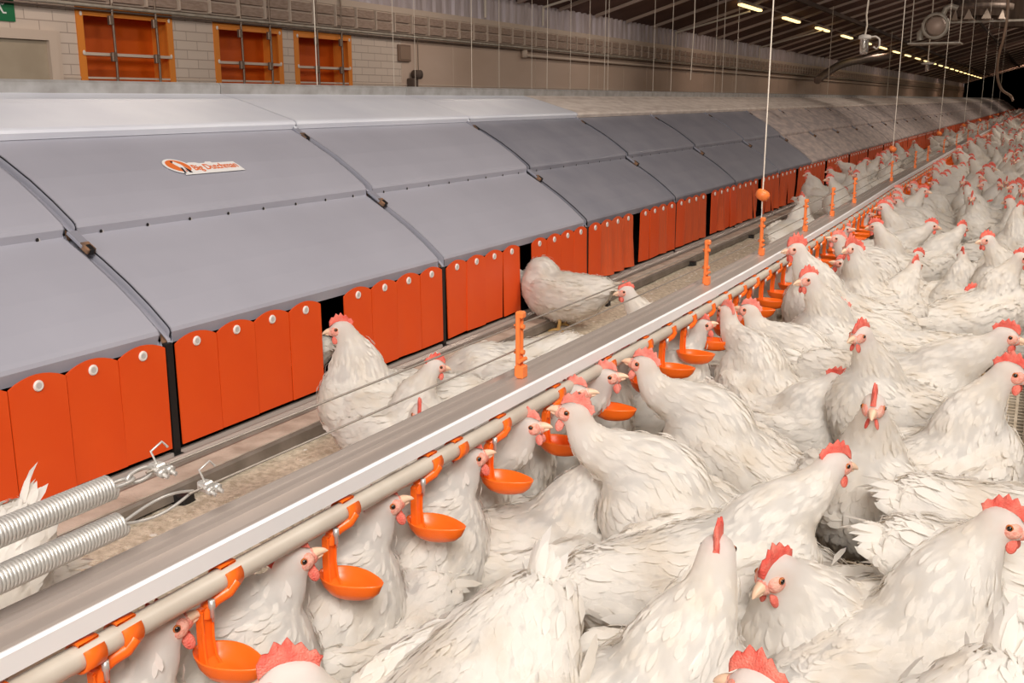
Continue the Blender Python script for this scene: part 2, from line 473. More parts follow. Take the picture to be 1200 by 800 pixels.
# ---------------------------------------------------------------- palette
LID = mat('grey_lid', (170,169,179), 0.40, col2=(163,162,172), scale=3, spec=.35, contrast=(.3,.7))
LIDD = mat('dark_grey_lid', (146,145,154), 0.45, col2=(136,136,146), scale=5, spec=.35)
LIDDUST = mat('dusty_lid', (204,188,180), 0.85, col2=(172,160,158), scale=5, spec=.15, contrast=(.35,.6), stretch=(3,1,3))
RIDGE = mat('pale_ridge', (226,228,236), 0.42, col2=(216,218,228), scale=3, spec=.35)
RIDGED = mat('dusty_ridge', (230,218,208), 0.85, col2=(206,192,182), scale=6, spec=.15, stretch=(3,1,3))
CAPM = mat('ridge_cap_metal', (184,182,180), 0.5, 0.2, col2=(160,156,152), scale=14)
HOLE = mat('bolt_hole', (30,26,26), 0.6)
GAPM = mat('gap_dirt', (150,112,84), 0.9, col2=(96,76,64), scale=30)
FLAP = mat('orange_flap', (224,82,26), 0.42, col2=(218,74,22), scale=6, spec=.35, contrast=(.2,.8))
FLAPD = mat('worn_orange_flap', (216,88,44), 0.6, col2=(196,88,52), scale=14, spec=.25, stretch=(1,4,.6), contrast=(.3,.75))
RIV = mat('white_rivet', (224,216,208), 0.35)
RIVC = mat('rivet_centre', (190,184,180), 0.4)
BLK = mat('black_plastic', (28,25,24), 0.5)
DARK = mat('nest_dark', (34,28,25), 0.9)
ALU = mat('aluminium', (186,174,166), 0.36, 0.35, col2=(178,165,156), scale=2.2, stretch=(4,.35,4), spec=.5, contrast=(.3,.7))
ALUL = mat('lit_aluminium', (244,242,242), 0.40, 0.1, spec=.5)  # same aluminium as the channel, paled: light on its front is in the colour
GALV = mat('galvanised', (192,184,172), 0.5, 0.2, col2=(166,156,142), scale=12, spec=.4)
DUST = mat('dusty_board', (196,184,168), 0.9, col2=(164,150,134), scale=16, detail=8, bump=.3, bscale=120, contrast=(.35,.7))
LITTER = mat('litter', (222,208,186), 0.95, col2=(184,168,144), scale=60, detail=8, bump=.8, bscale=220, contrast=(.38,.66))
PIPE = mat('pvc_pipe', (196,186,172), 0.4, col2=(182,170,156), scale=10)
ORG = mat('orange_plastic', (246,108,28), 0.32, spec=.45, sss=.08)
ORGW = mat('orange_hanger', (236,124,60), 0.45)
STEEL = mat('zinc_steel', (206,202,196), 0.42, 0.6, spec=.5)
WIREM = mat('wire', (170,160,150), 0.4, 0.6)
CORD = mat('white_cord', (226,214,198), 0.7)
WALL = mat('painted_wall', (188,172,154), 0.8)
BRN = mat('dark_brown', (88,74,66), 0.8)  # plain dark brown of the beams, thin conduit and valve
SLATM = mat('slat_plastic', (206,192,172), 0.6, col2=(176,158,134), scale=9, contrast=(.35,.7))
PIT = mat('manure_pit', (70,56,44), 0.95, col2=(44,34,28), scale=12, bump=.5, bscale=30)

L = 1.35; Y0 = 1.845
# ---------------------------------------------------------------- nest units
def lid_mesh(name, prof, fl_lo, m, holes, thick=.028, y0=.018, y1=L-.018):
    """curved lid: sheet with a rolled front edge, pierced front flange and turned down sides"""
    b = MB(); n = len(prof)
    full = [(prof[0][0]-.009, fl_lo)] + prof
    # top sheet + front flange, thickness 4 mm
    N = len(full)
    outer = full; inner = []
    for i,(x,z) in enumerate(full):
        j0 = max(i-1,0); j1 = min(i+1,N-1)
        tx, tz = full[j1][0]-full[j0][0], full[j1][1]-full[j0][1]; l = math.hypot(tx,tz)
        nx, nz = tz/l, -tx/l
        inner.append((x-nx*.004, z-nz*.004))
    poly = outer + inner[::-1]
    b.prism(poly, y0, y1, m)
    # side walls with out-turned lips
    for ya, yb, lip in ((y0, y0+.004, -1), (y1-.004, y1, 1)):
        for i in range(N-1):
            (xa,za),(xb,zb) = full[i], full[i+1]
            v = [(xa,ya,za),(xb,ya,zb),(xb,ya,zb-thick),(xa,ya,za-thick if i else za),(xa,yb,za),(xb,yb,zb),(xb,yb,zb-thick),(xa,yb,za-thick if i else za)]
            b.add(v, [(0,1,2,3),(7,6,5,4),(0,4,5,1),(3,2,6,7)], m)
            if i >= 1:
                yl = ya + lip*.012 if lip < 0 else yb + lip*.004
                v = [(xa,ya,za-thick),(xb,ya,zb-thick),(xb,yl,zb-thick-.001),(xa,yl,za-thick-.001),
                     (xa,ya,za-thick-.003),(xb,ya,zb-thick-.003),(xb,yl,zb-thick-.004),(xa,yl,za-thick-.004)]
                b.add(v, [(0,1,2,3),(7,6,5,4),(3,2,6,7)], m)
    xf = prof[0][0]
    for i in range(holes):
        y = y0 + (i+.5)*(y1-y0)/holes; zc = (fl_lo+prof[0][1])/2-.003
        vs = [(xf-.0032, y+.0055*math.cos(2*PI*k/10), zc+.0055*math.sin(2*PI*k/10)) for k in range(10)]
        b.add(vs, [tuple(range(10))], HOLE)
        vs = [(xf-.0036, y+.003+.0065*math.cos(2*PI*k/10), zc-.002+.0065*math.sin(2*PI*k/10)) for k in range(10)]
        b.add(vs, [tuple(range(10))], RIVC)
    return b.mesh(name)
lowp = [(-1.924,.375),(-1.927,.385),(-1.936,.394),(-1.990,.440),(-2.06,.492),(-2.14,.544),(-2.22,.592),(-2.268,.617)]
upp = [(-2.232,.622),(-2.235,.633),(-2.246,.643),(-2.31,.690),(-2.39,.742),(-2.48,.792),(-2.56,.832),(-2.62,.858)]
rdp = [(-2.560,.856),(-2.563,.865),(-2.572,.871),(-2.68,.902),(-2.80,.938),(-2.93,.970)]
LM = {}
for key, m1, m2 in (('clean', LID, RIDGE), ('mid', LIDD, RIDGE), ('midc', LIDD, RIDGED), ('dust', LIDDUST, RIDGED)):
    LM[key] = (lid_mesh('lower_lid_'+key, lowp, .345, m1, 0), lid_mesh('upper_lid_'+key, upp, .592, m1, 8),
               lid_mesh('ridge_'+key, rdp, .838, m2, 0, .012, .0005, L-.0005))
def cap_mesh():
    b = MB(); b.prism([(-2.93,.955),(-2.925,1.003),(-2.935,1.012),(-3.05,1.008),(-3.06,.95)], 0, L-.004, CAPM); return b.mesh('cap')
CAPMESH = cap_mesh()
def back_mesh():
    b = MB()
    b.prism([(-3.06,.95),(-3.05,1.0),(-3.45,.85),(-3.95,.40),(-3.95,.03),(-3.90,.03),(-3.90,.38),(-3.42,.82)], 0, L, LID)
    return b.mesh('far_slope')
BACKMESH = back_mesh()
def frame_mesh():
    b = MB()
    # dark floor, rear wall, partitions, channel under the lid seams
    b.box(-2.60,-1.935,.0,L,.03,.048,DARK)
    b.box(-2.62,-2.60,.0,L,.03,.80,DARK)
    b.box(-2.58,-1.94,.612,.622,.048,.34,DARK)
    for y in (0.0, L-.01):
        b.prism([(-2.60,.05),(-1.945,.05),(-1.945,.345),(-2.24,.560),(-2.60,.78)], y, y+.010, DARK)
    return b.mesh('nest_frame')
FRMESH = frame_mesh()
def seam_mesh():
    b = MB()
    b.prism([(-2.24,.560),(-1.93,.340),(-1.93,.352),(-2.24,.574)], -.016, .016, GAPM)
    b.prism([(-2.60,.800),(-2.25,.590),(-2.25,.602),(-2.60,.812)], -.016, .016, GAPM)
    return b.mesh('seam_gutter')
SEAM = seam_mesh()
def clip_mesh(x, z):
    b = MB()
    R = Matrix.Rotation(math.radians(34), 3, 'Y')
    if True:
        for (dx, w, l, h, m) in ((0,.016,.062,.010,LIDD),(.036,.014,.034,.016,GAPM),(.044,.008,.024,.020,BLK)):
            t = MB(); t.bbox(-l/2,l/2,-w,w,-h/2,h/2,m,.002)
            b.add([tuple(R @ Vector(v) + Vector((x+dx*.83,0,z-dx*.56))) for v in t.v], t.f, m)
    return b.mesh('hinge_clip')
CLIPS = [clip_mesh(-2.205,.596), clip_mesh(-2.555,.83)]
def flap_mesh(m, bend):
    b = MB(); w = .0735; top = []
    for i in range(9):
        t = i/8; top.append((-w+2*w*t, .344+.020*math.sin(PI*t)**.8))
    rows = 7; vs = []
    for r in range(rows+1):
        for (y, zt) in top:
            z = zt + (.078-zt)*r/rows
            vs.append((bend*((r/rows)**2)*.02*math.sin(y*30) + .001*math.sin(r*1.7)*bend, y, z-.36))
    F = []; n = 9
    for r in range(rows):
        for i in range(n-1): F.append((r*n+i, (r+1)*n+i, (r+1)*n+i+1, r*n+i+1))
    off = len(vs); vs2 = vs + [(x-.004, y, z) for x,y,z in vs]
    F2 = [tuple(reversed([k+off for k in f])) for f in F]
    edge = list(range(n)) + [r*n+n-1 for r in range(1,rows+1)] + [rows*n+i for i in range(n-2,-1,-1)] + [r*n for r in range(rows-1,0,-1)]
    F3 = [(edge[i], edge[(i+1)%len(edge)], edge[(i+1)%len(edge)]+off, edge[i]+off) for i in range(len(edge))]
    b.add(vs2, F+F2+F3, m)
    return b.mesh('flap')
def rivet_mesh():
    b = MB(); R = Matrix.Rotation(PI/2, 3, 'Y')
    b.lathe([(.0,.0035),(.007,.0035),(.0085,.0045),(.0115,.0040),(.0130,.0015),(.0130,-.001)], RIV, (0,0,-.022), 16, R)
    b.lathe([(0,.0039),(.0068,.0039)], RIVC, (0,0,-.022), 12, R)
    return b.mesh('rivet')
FL = [flap_mesh(FLAP, 0), flap_mesh(FLAP, .15)]
FLW = [flap_mesh(FLAPD, .3), flap_mesh(FLAPD, .9), flap_mesh(FLAPD, -.9)]
RV = rivet_mesh()
POST = MB().box(-1.962,-1.914,-.011,.011,.046,.350,BLK).box(-1.914,-1.902,-.013,.013,.046,.058,BLK).mesh('post')
def row_mesh(ms):
    b = MB()
    return b
FLY = [.0175+.0745+i*.1495 for i in range(4)] + [.7355+.0745+i*.1495 for i in range(4)]
LOGO_UNIT = 0
units = {}
for k in range(-2, 54):
    y = Y0 + k*L
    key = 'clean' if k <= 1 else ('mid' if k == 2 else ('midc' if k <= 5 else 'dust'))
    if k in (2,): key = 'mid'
    if k <= 2: lab = 'grey nest unit with clean lids and bright orange flaps'
    elif k <= 5: lab = 'nest unit with darker grey lids and orange flaps'
    else: lab = 'nest unit with dust covered lids and worn orange flaps further down the row'
    special = {-2: 'grey nest unit cut off by the left picture edge, nearest of the row',
               -1: 'grey nest unit at the left edge with three whole wide orange flaps',
               0: 'grey nest unit with the logo sticker on its upper lid',
               1: 'grey nest unit with a hen standing half inside its open middle gap',
               2: 'first nest unit whose ridge panel ends at the cream dusty ridge',
               3: 'dark grey nest unit with black open gap behind the hen facing left'}
    o = empty('nest_unit', special.get(k, lab), 'chicken nest', (0, y, 0), 0, 'nest units in the long row')
    units[k] = o
    lm = LM[key]
    a = link('lower_lid', lm[0], o); b_ = link('upper_lid', lm[1], o)
    link('ridge_panel', lm[2], o); link('ridge_cap', CAPMESH, o); link('rear_slope', BACKMESH, o)
    link('nest_frame', FRMESH, o); link('seam_gutter', SEAM, o); link('divider_post', POST, o)
    if k <= 20:
        for cm_ in CLIPS: link('hinge_clip', cm_, o)
    if k >= 6: 
        a.rotation_euler = (0,0,0)
        b_.location.z = RNG.uniform(-.003,.003)
    for i, fy in enumerate(FLY):
        if k <= 1: me = FL[0] if RNG.random() < .75 else FL[1]
        else: me = RNG.choice(FLW) if k > 3 else RNG.choice(FLW[:2]+FL)
        f = link('flap', me, o, (-1.912 + (.0015 if i % 2 else 0), fy, .36))
        sw = 0.3 if k <= 0 else (1.2 if k < 3 else 2.6)
        f.rotation_euler = (math.radians(RNG.gauss(0, sw*.8)), math.radians(-abs(RNG.gauss(0, sw*.6))), 0)
        if k <= 14: link('rivet', RV, f)
# nest hinge posts end; logo sticker on upper lid of unit 0
STW = mat('sticker_white', (240,238,236), 0.35); STO = mat('sticker_orange', (232,120,60), 0.4); STK = mat('sticker_black', (36,34,44), 0.4)
def sticker():
    # plane of the upper lid there
    A = Vector((-2.31,0,.690)); Bp = Vector((-2.48,0,.792))
    up = (Bp-A).normalized(); al = Vector((0,1,0)); nn = al.cross(up).normalized()
    if nn.z < 0: nn = -nn
    base = A + (Bp-A)*.5 + nn*.0065
    yc = atx(240, 200, base.x).y - Y0
    def P(a, h, o=0): return base + al*(yc+a*.83) + up*(h*.83-.010) + nn*o
    b = MB()
    b_out = []
    # white backing: oval + band with lobed edge
    ov = [P(-.135+.062*math.cos(t)-.012*math.sin(t), .012+.050*math.sin(t)) for t in [2*PI*i/28 for i in range(28)]]
    b.add(ov, [tuple(range(28))], STW)
    band = [(-.15,-.045),(.175,-.045),(.172,-.010),(.165,.018),(.05,.020),(.045,.028),(.02,.030),(.008,.022),(-.02,.022),(-.035,.030),(-.068,.032),(-.085,.025)]
    b.add([P(a,h,-.0002) for a,h in band], [tuple(range(len(band)))], STW)
    ov = [P(-.135+.050*math.cos(t)-.010*math.sin(t), .014+.040*math.sin(t), .0005) for t in [2*PI*i/28 for i in range(28)]]
    b.add(ov, [tuple(range(28))], STO)
    fig = [(-.150,.040),(-.135,.044),(-.118,.022),(-.108,-.006),(-.112,-.034),(-.120,-.034),(-.124,-.006),(-.132,-.034),(-.140,-.034),(-.138,.004),(-.146,.022)]
    b.add([P(a,h,.0008) for a,h in fig], [tuple(range(len(fig)))], STW)
    for q in ([(-.152,.034),(-.142,.036),(-.140,.046),(-.150,.046)], [(-.146,-.034),(-.136,-.034),(-.128,-.002),(-.136,.004)], [(-.120,-.034),(-.104,-.034),(-.104,-.020),(-.118,.008)]):
        b.add([P(a,h,.0011) for a,h in q], [tuple(range(len(q)))], STK)
    cu = bpy.data.curves.new('t', 'FONT'); cu.body = 'Big Dutchman'; cu.size = .052; cu.offset = .0007; cu.space_character = .98
    cu.extrude = .0002; cu.fill_mode = 'BOTH'
    to = bpy.data.objects.new('t', cu); COL.objects.link(to)
    dg = bpy.context.evaluated_depsgraph_get(); dg.update()
    me = bpy.data.meshes.new_from_object(to.evaluated_get(dg))
    xs = [v.co.x for v in me.vertices]; wd = max(xs)-min(xs)
    vs = [P(-.078 + (v.co.x-min(xs))*.238/wd, -.022+v.co.y*.95, .0009+v.co.z) for v in me.vertices]
    b.add(vs, [tuple(p.vertices) for p in me.polygons], STO)
    bpy.data.objects.remove(to); bpy.data.curves.remove(cu)
    s = MB(); s.v=b.v; s.f=b.f; s.m=b.m; s.mats=b.mats; s.s=[False]*len(b.f)
    me = s.mesh('logo_sticker')
    up_lid = [c for c in units[LOGO_UNIT].children if c.name.startswith('upper_lid')][0]
    o = link('logo_sticker', me, up_lid); o['label'] = 'white and orange logo sticker'
sticker()

# ---------------------------------------------------------------- ledge, litter, slats, pit
YF = 76.0; YN = -2.0
b = MB()
b.prism([(-1.99,.018),(-1.885,.018),(-1.885,.050),(-1.892,.060),(-1.898,.060),(-1.902,.048),(-1.912,.048),(-1.918,.062),(-1.93,.062),(-1.93,.046),(-1.99,.046)], YN, YF, ALU)
o = b.build('landing_rail'); tag(o, 'aluminium rail running along the foot of the orange flaps', 'rail')
b = MB()
LEDGE = mat('ledge_metal', (138,128,118), 0.5, 0.4, col2=(118,108,98), scale=14)  # darkened metal: the dark reflection on the board face is in the colour
b.prism([(-1.884,.026),(-1.884,.046),(-1.877,.050),(-1.870,.044),(-1.800,.038),(-1.786,.042),(-1.776,.046),(-1.768,.040),(-1.766,.012),(-1.772,.010),(-1.778,.030),(-1.87,.030)], YN, YF, LEDGE)
b.box(-1.865,-1.79, YN, YF, .0405,.0435, DUST)
o = b.build('landing_board'); tag(o, 'dusty metal landing board in front of the nest flaps', 'board')
b = MB()
FOOT0 = atz(204,588,.0).y
for k in range(-2, 54):
    y = FOOT0+k*L
    q = MB().bbox(-1.80,-1.735, y-.018, y+.018, .0, .030, BLK).prism([(-1.80,.0),(-1.735,.0),(-1.735,.008),(-1.77,.030),(-1.80,.030)], y-.02, y+.02, BLK)
    if k < 25: tag(q.build('board_foot'), 'small black plastic foot poking out under the landing board', 'foot', 'black feet under the landing board')
# litter-covered strip (z undulates a little), with slot rows showing near its edge
b = MB(); nx = 12
ys = list(np.arange(YN, 14, .03)) + list(np.arange(14, YF, .5)); vs = []
for y in ys:
    for i in range(nx+1):
        x = -1.86 + .36*i/nx
        e = i/nx
        h = .004 + .004*math.sin(13*y+3*i) * math.sin(7*y+i) + .004*RNG.random() - .012*max(0, e-.75)/.25
        vs.append((x, y, h))
fs = [(j*(nx+1)+i, j*(nx+1)+i+1, (j+1)*(nx+1)+i+1, (j+1)*(nx+1)+i) for j in range(len(ys)-1) for i in range(nx)]
b.add(vs, fs, LITTER, True)
o = b.build('litter_layer'); tag(o, 'layer of sandy litter lying along the foot of the landing board', 'litter', kind='stuff')
b = MB()
for i in range(900):
    y = RNG.uniform(.5, 14) ; x = RNG.uniform(-1.76,-1.45); s = RNG.uniform(.002,.007)
    b.ell((x,y,.006), (s*1.5,s,s*.5), LITTER if RNG.random()<.5 else M_FEA, Matrix.Rotation(RNG.uniform(0,3),3,'Z'), 6, 4)
o = b.build('scattered_droppings'); tag(o, 'scattered crumbs and down on the litter before the nests', 'debris', kind='stuff')
# plastic slats
b = MB()
def bars(x0, x1, y0, y1, px, py, wx, wy):
    n = int(round((x1-x0)/px))
    for i in range(n+1):
        x = x0+i*px; big = (i % 20 == 0)
        b.box(x-wx/2*(1.8 if big else 1), x+wx/2*(1.8 if big else 1), y0, y1, -.018, 0 , SLATM)
    m = int(round((y1-y0)/py))
    for j in range(m+1):
        y = y0+j*py; w = wy*(2.2 if j % 20 == 0 else 1)
        b.box(x0, x1, y-w/2, y+w/2, -.016, -.0015, SLATM)
bars(-1.76, 1.24, -2.0, 10.0, .030, .036, .0085, .0085)
bars(-1.76, 1.24, 10.0, 76.0, .060, .120, .022, .05)
o = b.build('floor_slats'); struct(o); o.name = 'floor'
b = MB(); b.box(-6.6, 6.6, -6.2, 96.2, -.56, -.5, PIT); struct(b.build('floor_pit'))

# ---------------------------------------------------------------- drinker line
TRK = [(-2.0,-.85),(0.0,-.835),(.55,-.822),(.9,-.808),(1.4,-.798),(1.9,-.781),(2.8,-.763),(4.2,-.766),(5.04,-.775),(6.8,-.805),(10,-.823),(13.5,-.84),(32,-.90),(76,-1.0)]
_ty = [a for a,_ in TRK]; _tx = [b_ for _,b_ in TRK]
def trx(y):
    # smoothed by averaging
    return float(np.mean([np.interp(y+d, _ty, _tx) for d in (-.4,-.2,0,.2,.4)]))
def sweep(b, prof, y0, y1, m, smooth=False):
    ys = list(np.arange(y0, 8, .2)) + list(np.arange(8, y1+1, 2.0)); n = len(prof); vs = []
    for y in ys:
        X = trx(y)
        vs += [(X+x, y, z) for x, z in prof]
    F = [(j*n+i, j*n+(i+1)%n, (j+1)*n+(i+1)%n, (j+1)*n+i) for j in range(len(ys)-1) for i in range(n)]
    b.add(vs, F, m, smooth); b.add(vs[:n], [tuple(reversed(range(n)))], m); b.add(vs[-n:], [tuple(range(n))], m)
t = empty('drinker_rail', 'long aluminium rail of the drinker line over the hens', 'rail', (0,0,0))
b = MB()
sweep(b, [(.006,.4465),(-.004,.4475),(-.034,.4455),(-.036,.4505),(-.044,.4515),(-.047,.4475),(-.056,.4475),(-.059,.4535),(-.062,.4535),(-.063,.436),(-.03,.425),(.0,.425)], YN, YF, ALU)
b.build('channel', t)
b = MB(); sweep(b, [(.002,.4200),(.0085,.4235),(.0110,.4470),(.0085,.4500),(.003,.4480),(.0035,.4260)], YN, YF, ALUL)
b.build('front_strip', t)
t = empty('water_pipe', 'round beige drinking water pipe hanging under the aluminium rail', 'pipe', (0,0,0))
b = MB(); sweep(b, [(.004+.0135*math.cos(2*PI*k/14), .4015+.0135*math.sin(2*PI*k/14)) for k in range(14)], YN, YF, PIPE, True); b.build('tube', t)
# clip, arm and cup
def clip(oy=0.0):
    b = MB(); n = 20; r0, r1 = .0142, .0172; w = .0125
    for a0, a1 in ((math.radians(70), math.radians(400)),):
        vs = []
        for i in range(n+1):
            a = a0+(a1-a0)*i/n
            for r in (r0, r1):
                for y in (-w+oy, w+oy): vs.append((.004+r*math.cos(a), y, .4015+r*math.sin(a)))
        F = []
        for i in range(n):
            s = i*4; q = s+4
            F += [(s+2,s+3,q+3,q+2),(s+1,s,q,q+1),(s,s+2,q+2,q),(s+3,s+1,q+1,q+3)]
        b.add(vs, F, ORG, True)
    return b
def cup_mesh():
    b = MB()
    # pointed spoon dish, long axis along +X
    n = 28; rings = []
    def outline(s, z):
        out = []
        for k in range(n):
            a = 2*PI*k/n; c, sn = math.cos(a), math.sin(a)
            x = c*.033*s + (.010*s*max(0,c)**4); y = sn*.0225*s*(1-.10*c)
            x -= .004*s*max(0,-c)**6
            out.append((x+.028, y, z))
        return out
    prof = [(0.02,-.0005),(.45,.0),(.72,.004),(.90,.011),(1.0,.017),(1.05,.018),(1.03,.0155),(.92,.006),(.72,-.0015),(.45,-.0055),(.02,-.006)]
    vs = []
    for s, z in prof: vs += outline(s, z)
    F = [(i*n+k, i*n+(k+1)%n, (i+1)*n+(k+1)%n, (i+1)*n+k) for i in range(len(prof)-1) for k in range(n)]
    b.add([(x*1.22-.004, y*1.2, z*1.25+.300) for x,y,z in vs], F, ORG, True)
    return b.mesh('cup')
def arm_mesh():
    b = clip(.034)
    b.tube([(.018,.036,.398),(.014,.026,.388),(.006,.014,.382),(.0,.004,.374),(-.001,0,.362)], 0, ORG, 10, True, [.0075,.0085,.0085,.0085,.0080])
    P = [(.002,0,.378),(.0,0,.374),(-.001,0,.366),(-.002,0,.335),(.000,0,.312),(.006,0,.300)]
    vs = []; W = [.0105,.0110,.0100,.0092,.0102,.0115]
    for (x,y,z), w in zip(P, W): vs += [(x-.004,-w,z),(x+.004,-w,z),(x+.004,w,z),(x-.004,w,z)]
    F = [(i*4+k, i*4+(k+1)%4, (i+1)*4+(k+1)%4, (i+1)*4+k) for i in range(len(P)-1) for k in range(4)] + [(3,2,1,0),(20,21,22,23)]
    b.add(vs, F, ORG)
    for s in (-1,1):
        b.tube([(P[i][0]+.005, s*(W[i]-.0015), P[i][2]) for i in range(1,6)], .0018, ORG, 6)
    return b.mesh('clip_arm')
def nipple_mesh():
    b = MB(); b.lathe([(0,.388),(.004,.388),(.004,.378),(.0028,.376),(.0028,.366),(0.0012,.365),(.0012,.360),(0,.360)], STEEL, (.012,.0,0), 10); return b.mesh('nipple')
CUPM, ARMM, NIPM = cup_mesh(), arm_mesh(), nipple_mesh()
SINGLE = clip().mesh('clip')
# spacing follows the cups seen; about 16 cm
def cup_y(u, v):  # where the cup's arm meets the pipe
    return atx(u, v, trx(1.0)).y
cup_px = [(213,735),(364,650),(471,590),(559,540),(629,500),(688,462),(737,435)]
ycs = [atz(u, v, .34).y for u, v in cup_px]
ycs = [ycs[0]-.15, ycs[0]-.15*2] + ycs
step = .158; yy = ycs[-1]
while yy < 45: yy += step*(1+RNG.uniform(-.05,.05)); ycs.append(yy)
ycs = sorted(ycs)
for i, y in enumerate(ycs):
    if i > 292: break
    labs = 'orange drinking cup hanging under the water pipe in the row beside the hens'
    if y < 2.2:
        near = ['orange drinking cup below the left picture edge of the pipe','orange drinking cup cut off at the bottom left corner',
                'nearest whole orange drinking cup, at lower left','orange drinking cup second from lower left, over a hen head with red comb',
                'orange drinking cup third from lower left, beside a hen showing her face','orange drinking cup fourth from lower left, hens on both sides',
                'orange drinking cup fifth from lower left, big hen drinking at it','orange drinking cup sixth from lower left, above pink combs','orange drinking cup seventh from lower left, hen head under it']
        if i < len(near): labs = near[i]
    o = empty('drinking_cup', labs, 'drinking cup', (trx(y), y, 0), 0, 'orange drinking cups on the pipe')
    link('clip_arm', ARMM, o); link('cup', CUPM, o)
    if i < 60: link('nipple', NIPM, o)
for (u, v) in ((87,762),(516,523)):
    y = atz(u, v, .4).y
    tag(link('pipe_clip', SINGLE, None, (trx(y), y, 0)), {87:'lone orange clip around the pipe near the bottom left corner',516:'lone orange clip close beside the third cup clip'}[u], 'clip', 'single orange pipe clips')

# hangers standing on the rail that carry the two wires
def hanger_mesh():
    b = MB()
    b.bbox(-.004,.004,-.010,-.003,.0,.115, ORGW, .0015).bbox(-.004,.004,.003,.010,.0,.115, ORGW, .0015).bbox(-.002,.002,-.005,.005,.004,.110, ORGW, .001)
    for z in (.045,.093): b.tube([(-.010,0,z),(.010,0,z)], .0045, ORGW, 10)
    b.bbox(-.006,.012,-.011,.011,-.004,.020, ORGW, .002).bbox(-.006,.010,-.009,.009,.108,.122, ORGW, .003)
    b.tube([(.006,-.014,.030),(.006,.014,.030)], .004, ORGW, 8)
    return b.mesh('hanger')
HG = hanger_mesh()
hp = [(636,442),(838,332),(906,298),(957,270),(984,252),(1012,237),(1048,211),(1075,196),(1087,188),(1105,178),(1119,170),(1130,163),(1142,157),(1152,151)]
WX = -.043
sus = []
for i, (u, v) in enumerate(hp):
    y = atz(u, v, .452).y
    o = tag(link('wire_hanger', HG, None, (trx(y)+WX+.008, y, .450)), 'orange wire hanger standing on the drinker rail', 'hanger', 'orange wire hangers on the rail')
    o['label'] = ['tallest looking orange hanger on the rail, nearest the camera, beside a white hen rump','second orange hanger from the camera, beyond the hen between nests and rail',
                  'orange hanger on the rail below the round orange knob nearest the camera'][i] if i < 3 else 'orange wire hanger standing on the distant part of the rail'
# suspension cords with round orange knobs
for i, u in enumerate([906,1048,1103.6,1133,1151.6,1164,1173]):
    y = {0: atz(906,298,.452).y, 1: atz(1048,211,.452).y}.get(i, None)
    if y is None: y = atz(1048,211,.452).y + 3.35*(i-1)
    X = trx(y)+WX+.004
    zc = 4.18 - .3*abs(X) - .02
    o = empty('suspension_cord', ['cord with round orange knob holding up the rail, nearest the camera','second cord with orange knob holding up the rail'][i] if i < 2 else 'far cord holding up the drinker rail', 'cord', (X, y, 0), 0, 'cords that hold up the drinker rail')
    b = MB(); b.tube([(0,0,.60),(.0,0,.66),(.0,0,1.5),(0,0,zc)], .0022, CORD, 6); b.build('cord', o)
    b = MB(); b.lathe([(0,.016),(.014,.016),(.022,.010),(.024,0),(.022,-.010),(.012,-.017),(0,-.017)], ORGW, (0,0,.645), 16, Matrix.Rotation(.5,3,'Y')); b.build('knob', o)
    b = MB(); b.tube([(0,0,.63),(0,.003,.58),(0,0,.57)], .002, STEEL, 6); b.build('hook', o)
# two wires with springs
Z1, Z2 = .543, .497
def wire_pts(z, y0): return [(trx(y)+WX, y, z) for y in list(np.arange(y0, 8, .4)) + list(np.arange(8, YF, 3.0))]
ys1 = atz(138,573,Z1).y; ys2 = atz(118,608,Z2).y
for lab, z, ys_, yw in (('upper wire stretched above the drinker rail, ending in a coil spring', Z1, ys1, ys1+.05), ('lower wire stretched above the drinker rail, ending in a coil spring', Z2, ys2, ys2+.10)):
    o = empty('tension_wire', lab, 'wire', (0,0,0), 0, 'wires above the drinker rail')
    b = MB(); b.tube(wire_pts(z, yw), .0016, WIREM, 6)
    b.build('wire', o)
    # spring
    X = trx(ys_)+WX; R_ = .0125; turns = 105; p = []
    for i in range(turns*14+1):
        a = 2*PI*i/14; p.append((X+R_*math.cos(a), ys_-.46+.46*i/(turns*14.0), z+R_*math.sin(a)))
    b = MB(); b.tube(p, .0023, STEEL, 6); b.build('spring', o)
    b = MB()
    if z == Z1:
        for kx, kr in ((0,0),(.028,PI/2)):
            q = [(X+.007*math.cos(a)*math.cos(kr), ys_+.014+kx+.018*math.sin(a), z+.007*math.cos(a)*math.sin(kr)) for a in [2*PI*i/14 for i in range(15)]]
            b.tube(q, .0024, STEEL, 6, False)
        yc = ys_+.068
    else:
        q = [(X+.006*math.sin(PI*i/10), ys_+.11*i/10, z+.012*math.sin(PI*i/10)) for i in range(11)]; b.tube(q, .0018, STEEL, 6)
        q = [(X, ys_+.11*i/10, z-.010*math.sin(PI*i/10)) for i in range(11)]; b.tube(q, .0018, STEEL, 6)
        yc = ys_+.13
    b.bbox(X-.008,X+.008,yc-.007,yc+.007,z-.007,z+.006,STEEL,.002)
    for dy in (-.006,.006):
        b.tube([(X-.004,yc+dy,z+.002),(X+.022,yc+dy,z-.006)], .0026, STEEL, 8)
        b.lathe([(0,.004),(.006,.004),(.006,-.002),(0,-.002)], STEEL, (X+.012,yc+dy,z-.002), 6, Matrix.Rotation(1.8,3,'Y'))
    b.tube([(X,yc,z+.004),(X-.004,yc-.004,z+.020),(X+.004,yc+.006,z+.030),(X+.006,yc+.012,z+.022)], .0015, STEEL, 6)
    b.build('wire_clamp', o)
# the chain feeder that runs along the right side
b = MB(); b.prism([(.050,.085),(.053,.120),(.056,.120),(.058,.092),(.125,.092),(.127,.120),(.130,.120),(.133,.085)], YN, 60, ALU)
o = b.build('feeder_trough'); tag(o, 'metal feeder trough at the right edge beside the hens', 'feeder')
for k in range(12):
    y = -1+k*1.5
    MB().bbox(.07,.11,y-.01,y+.01,.0,.088,GALV).build('feeder_leg', o)
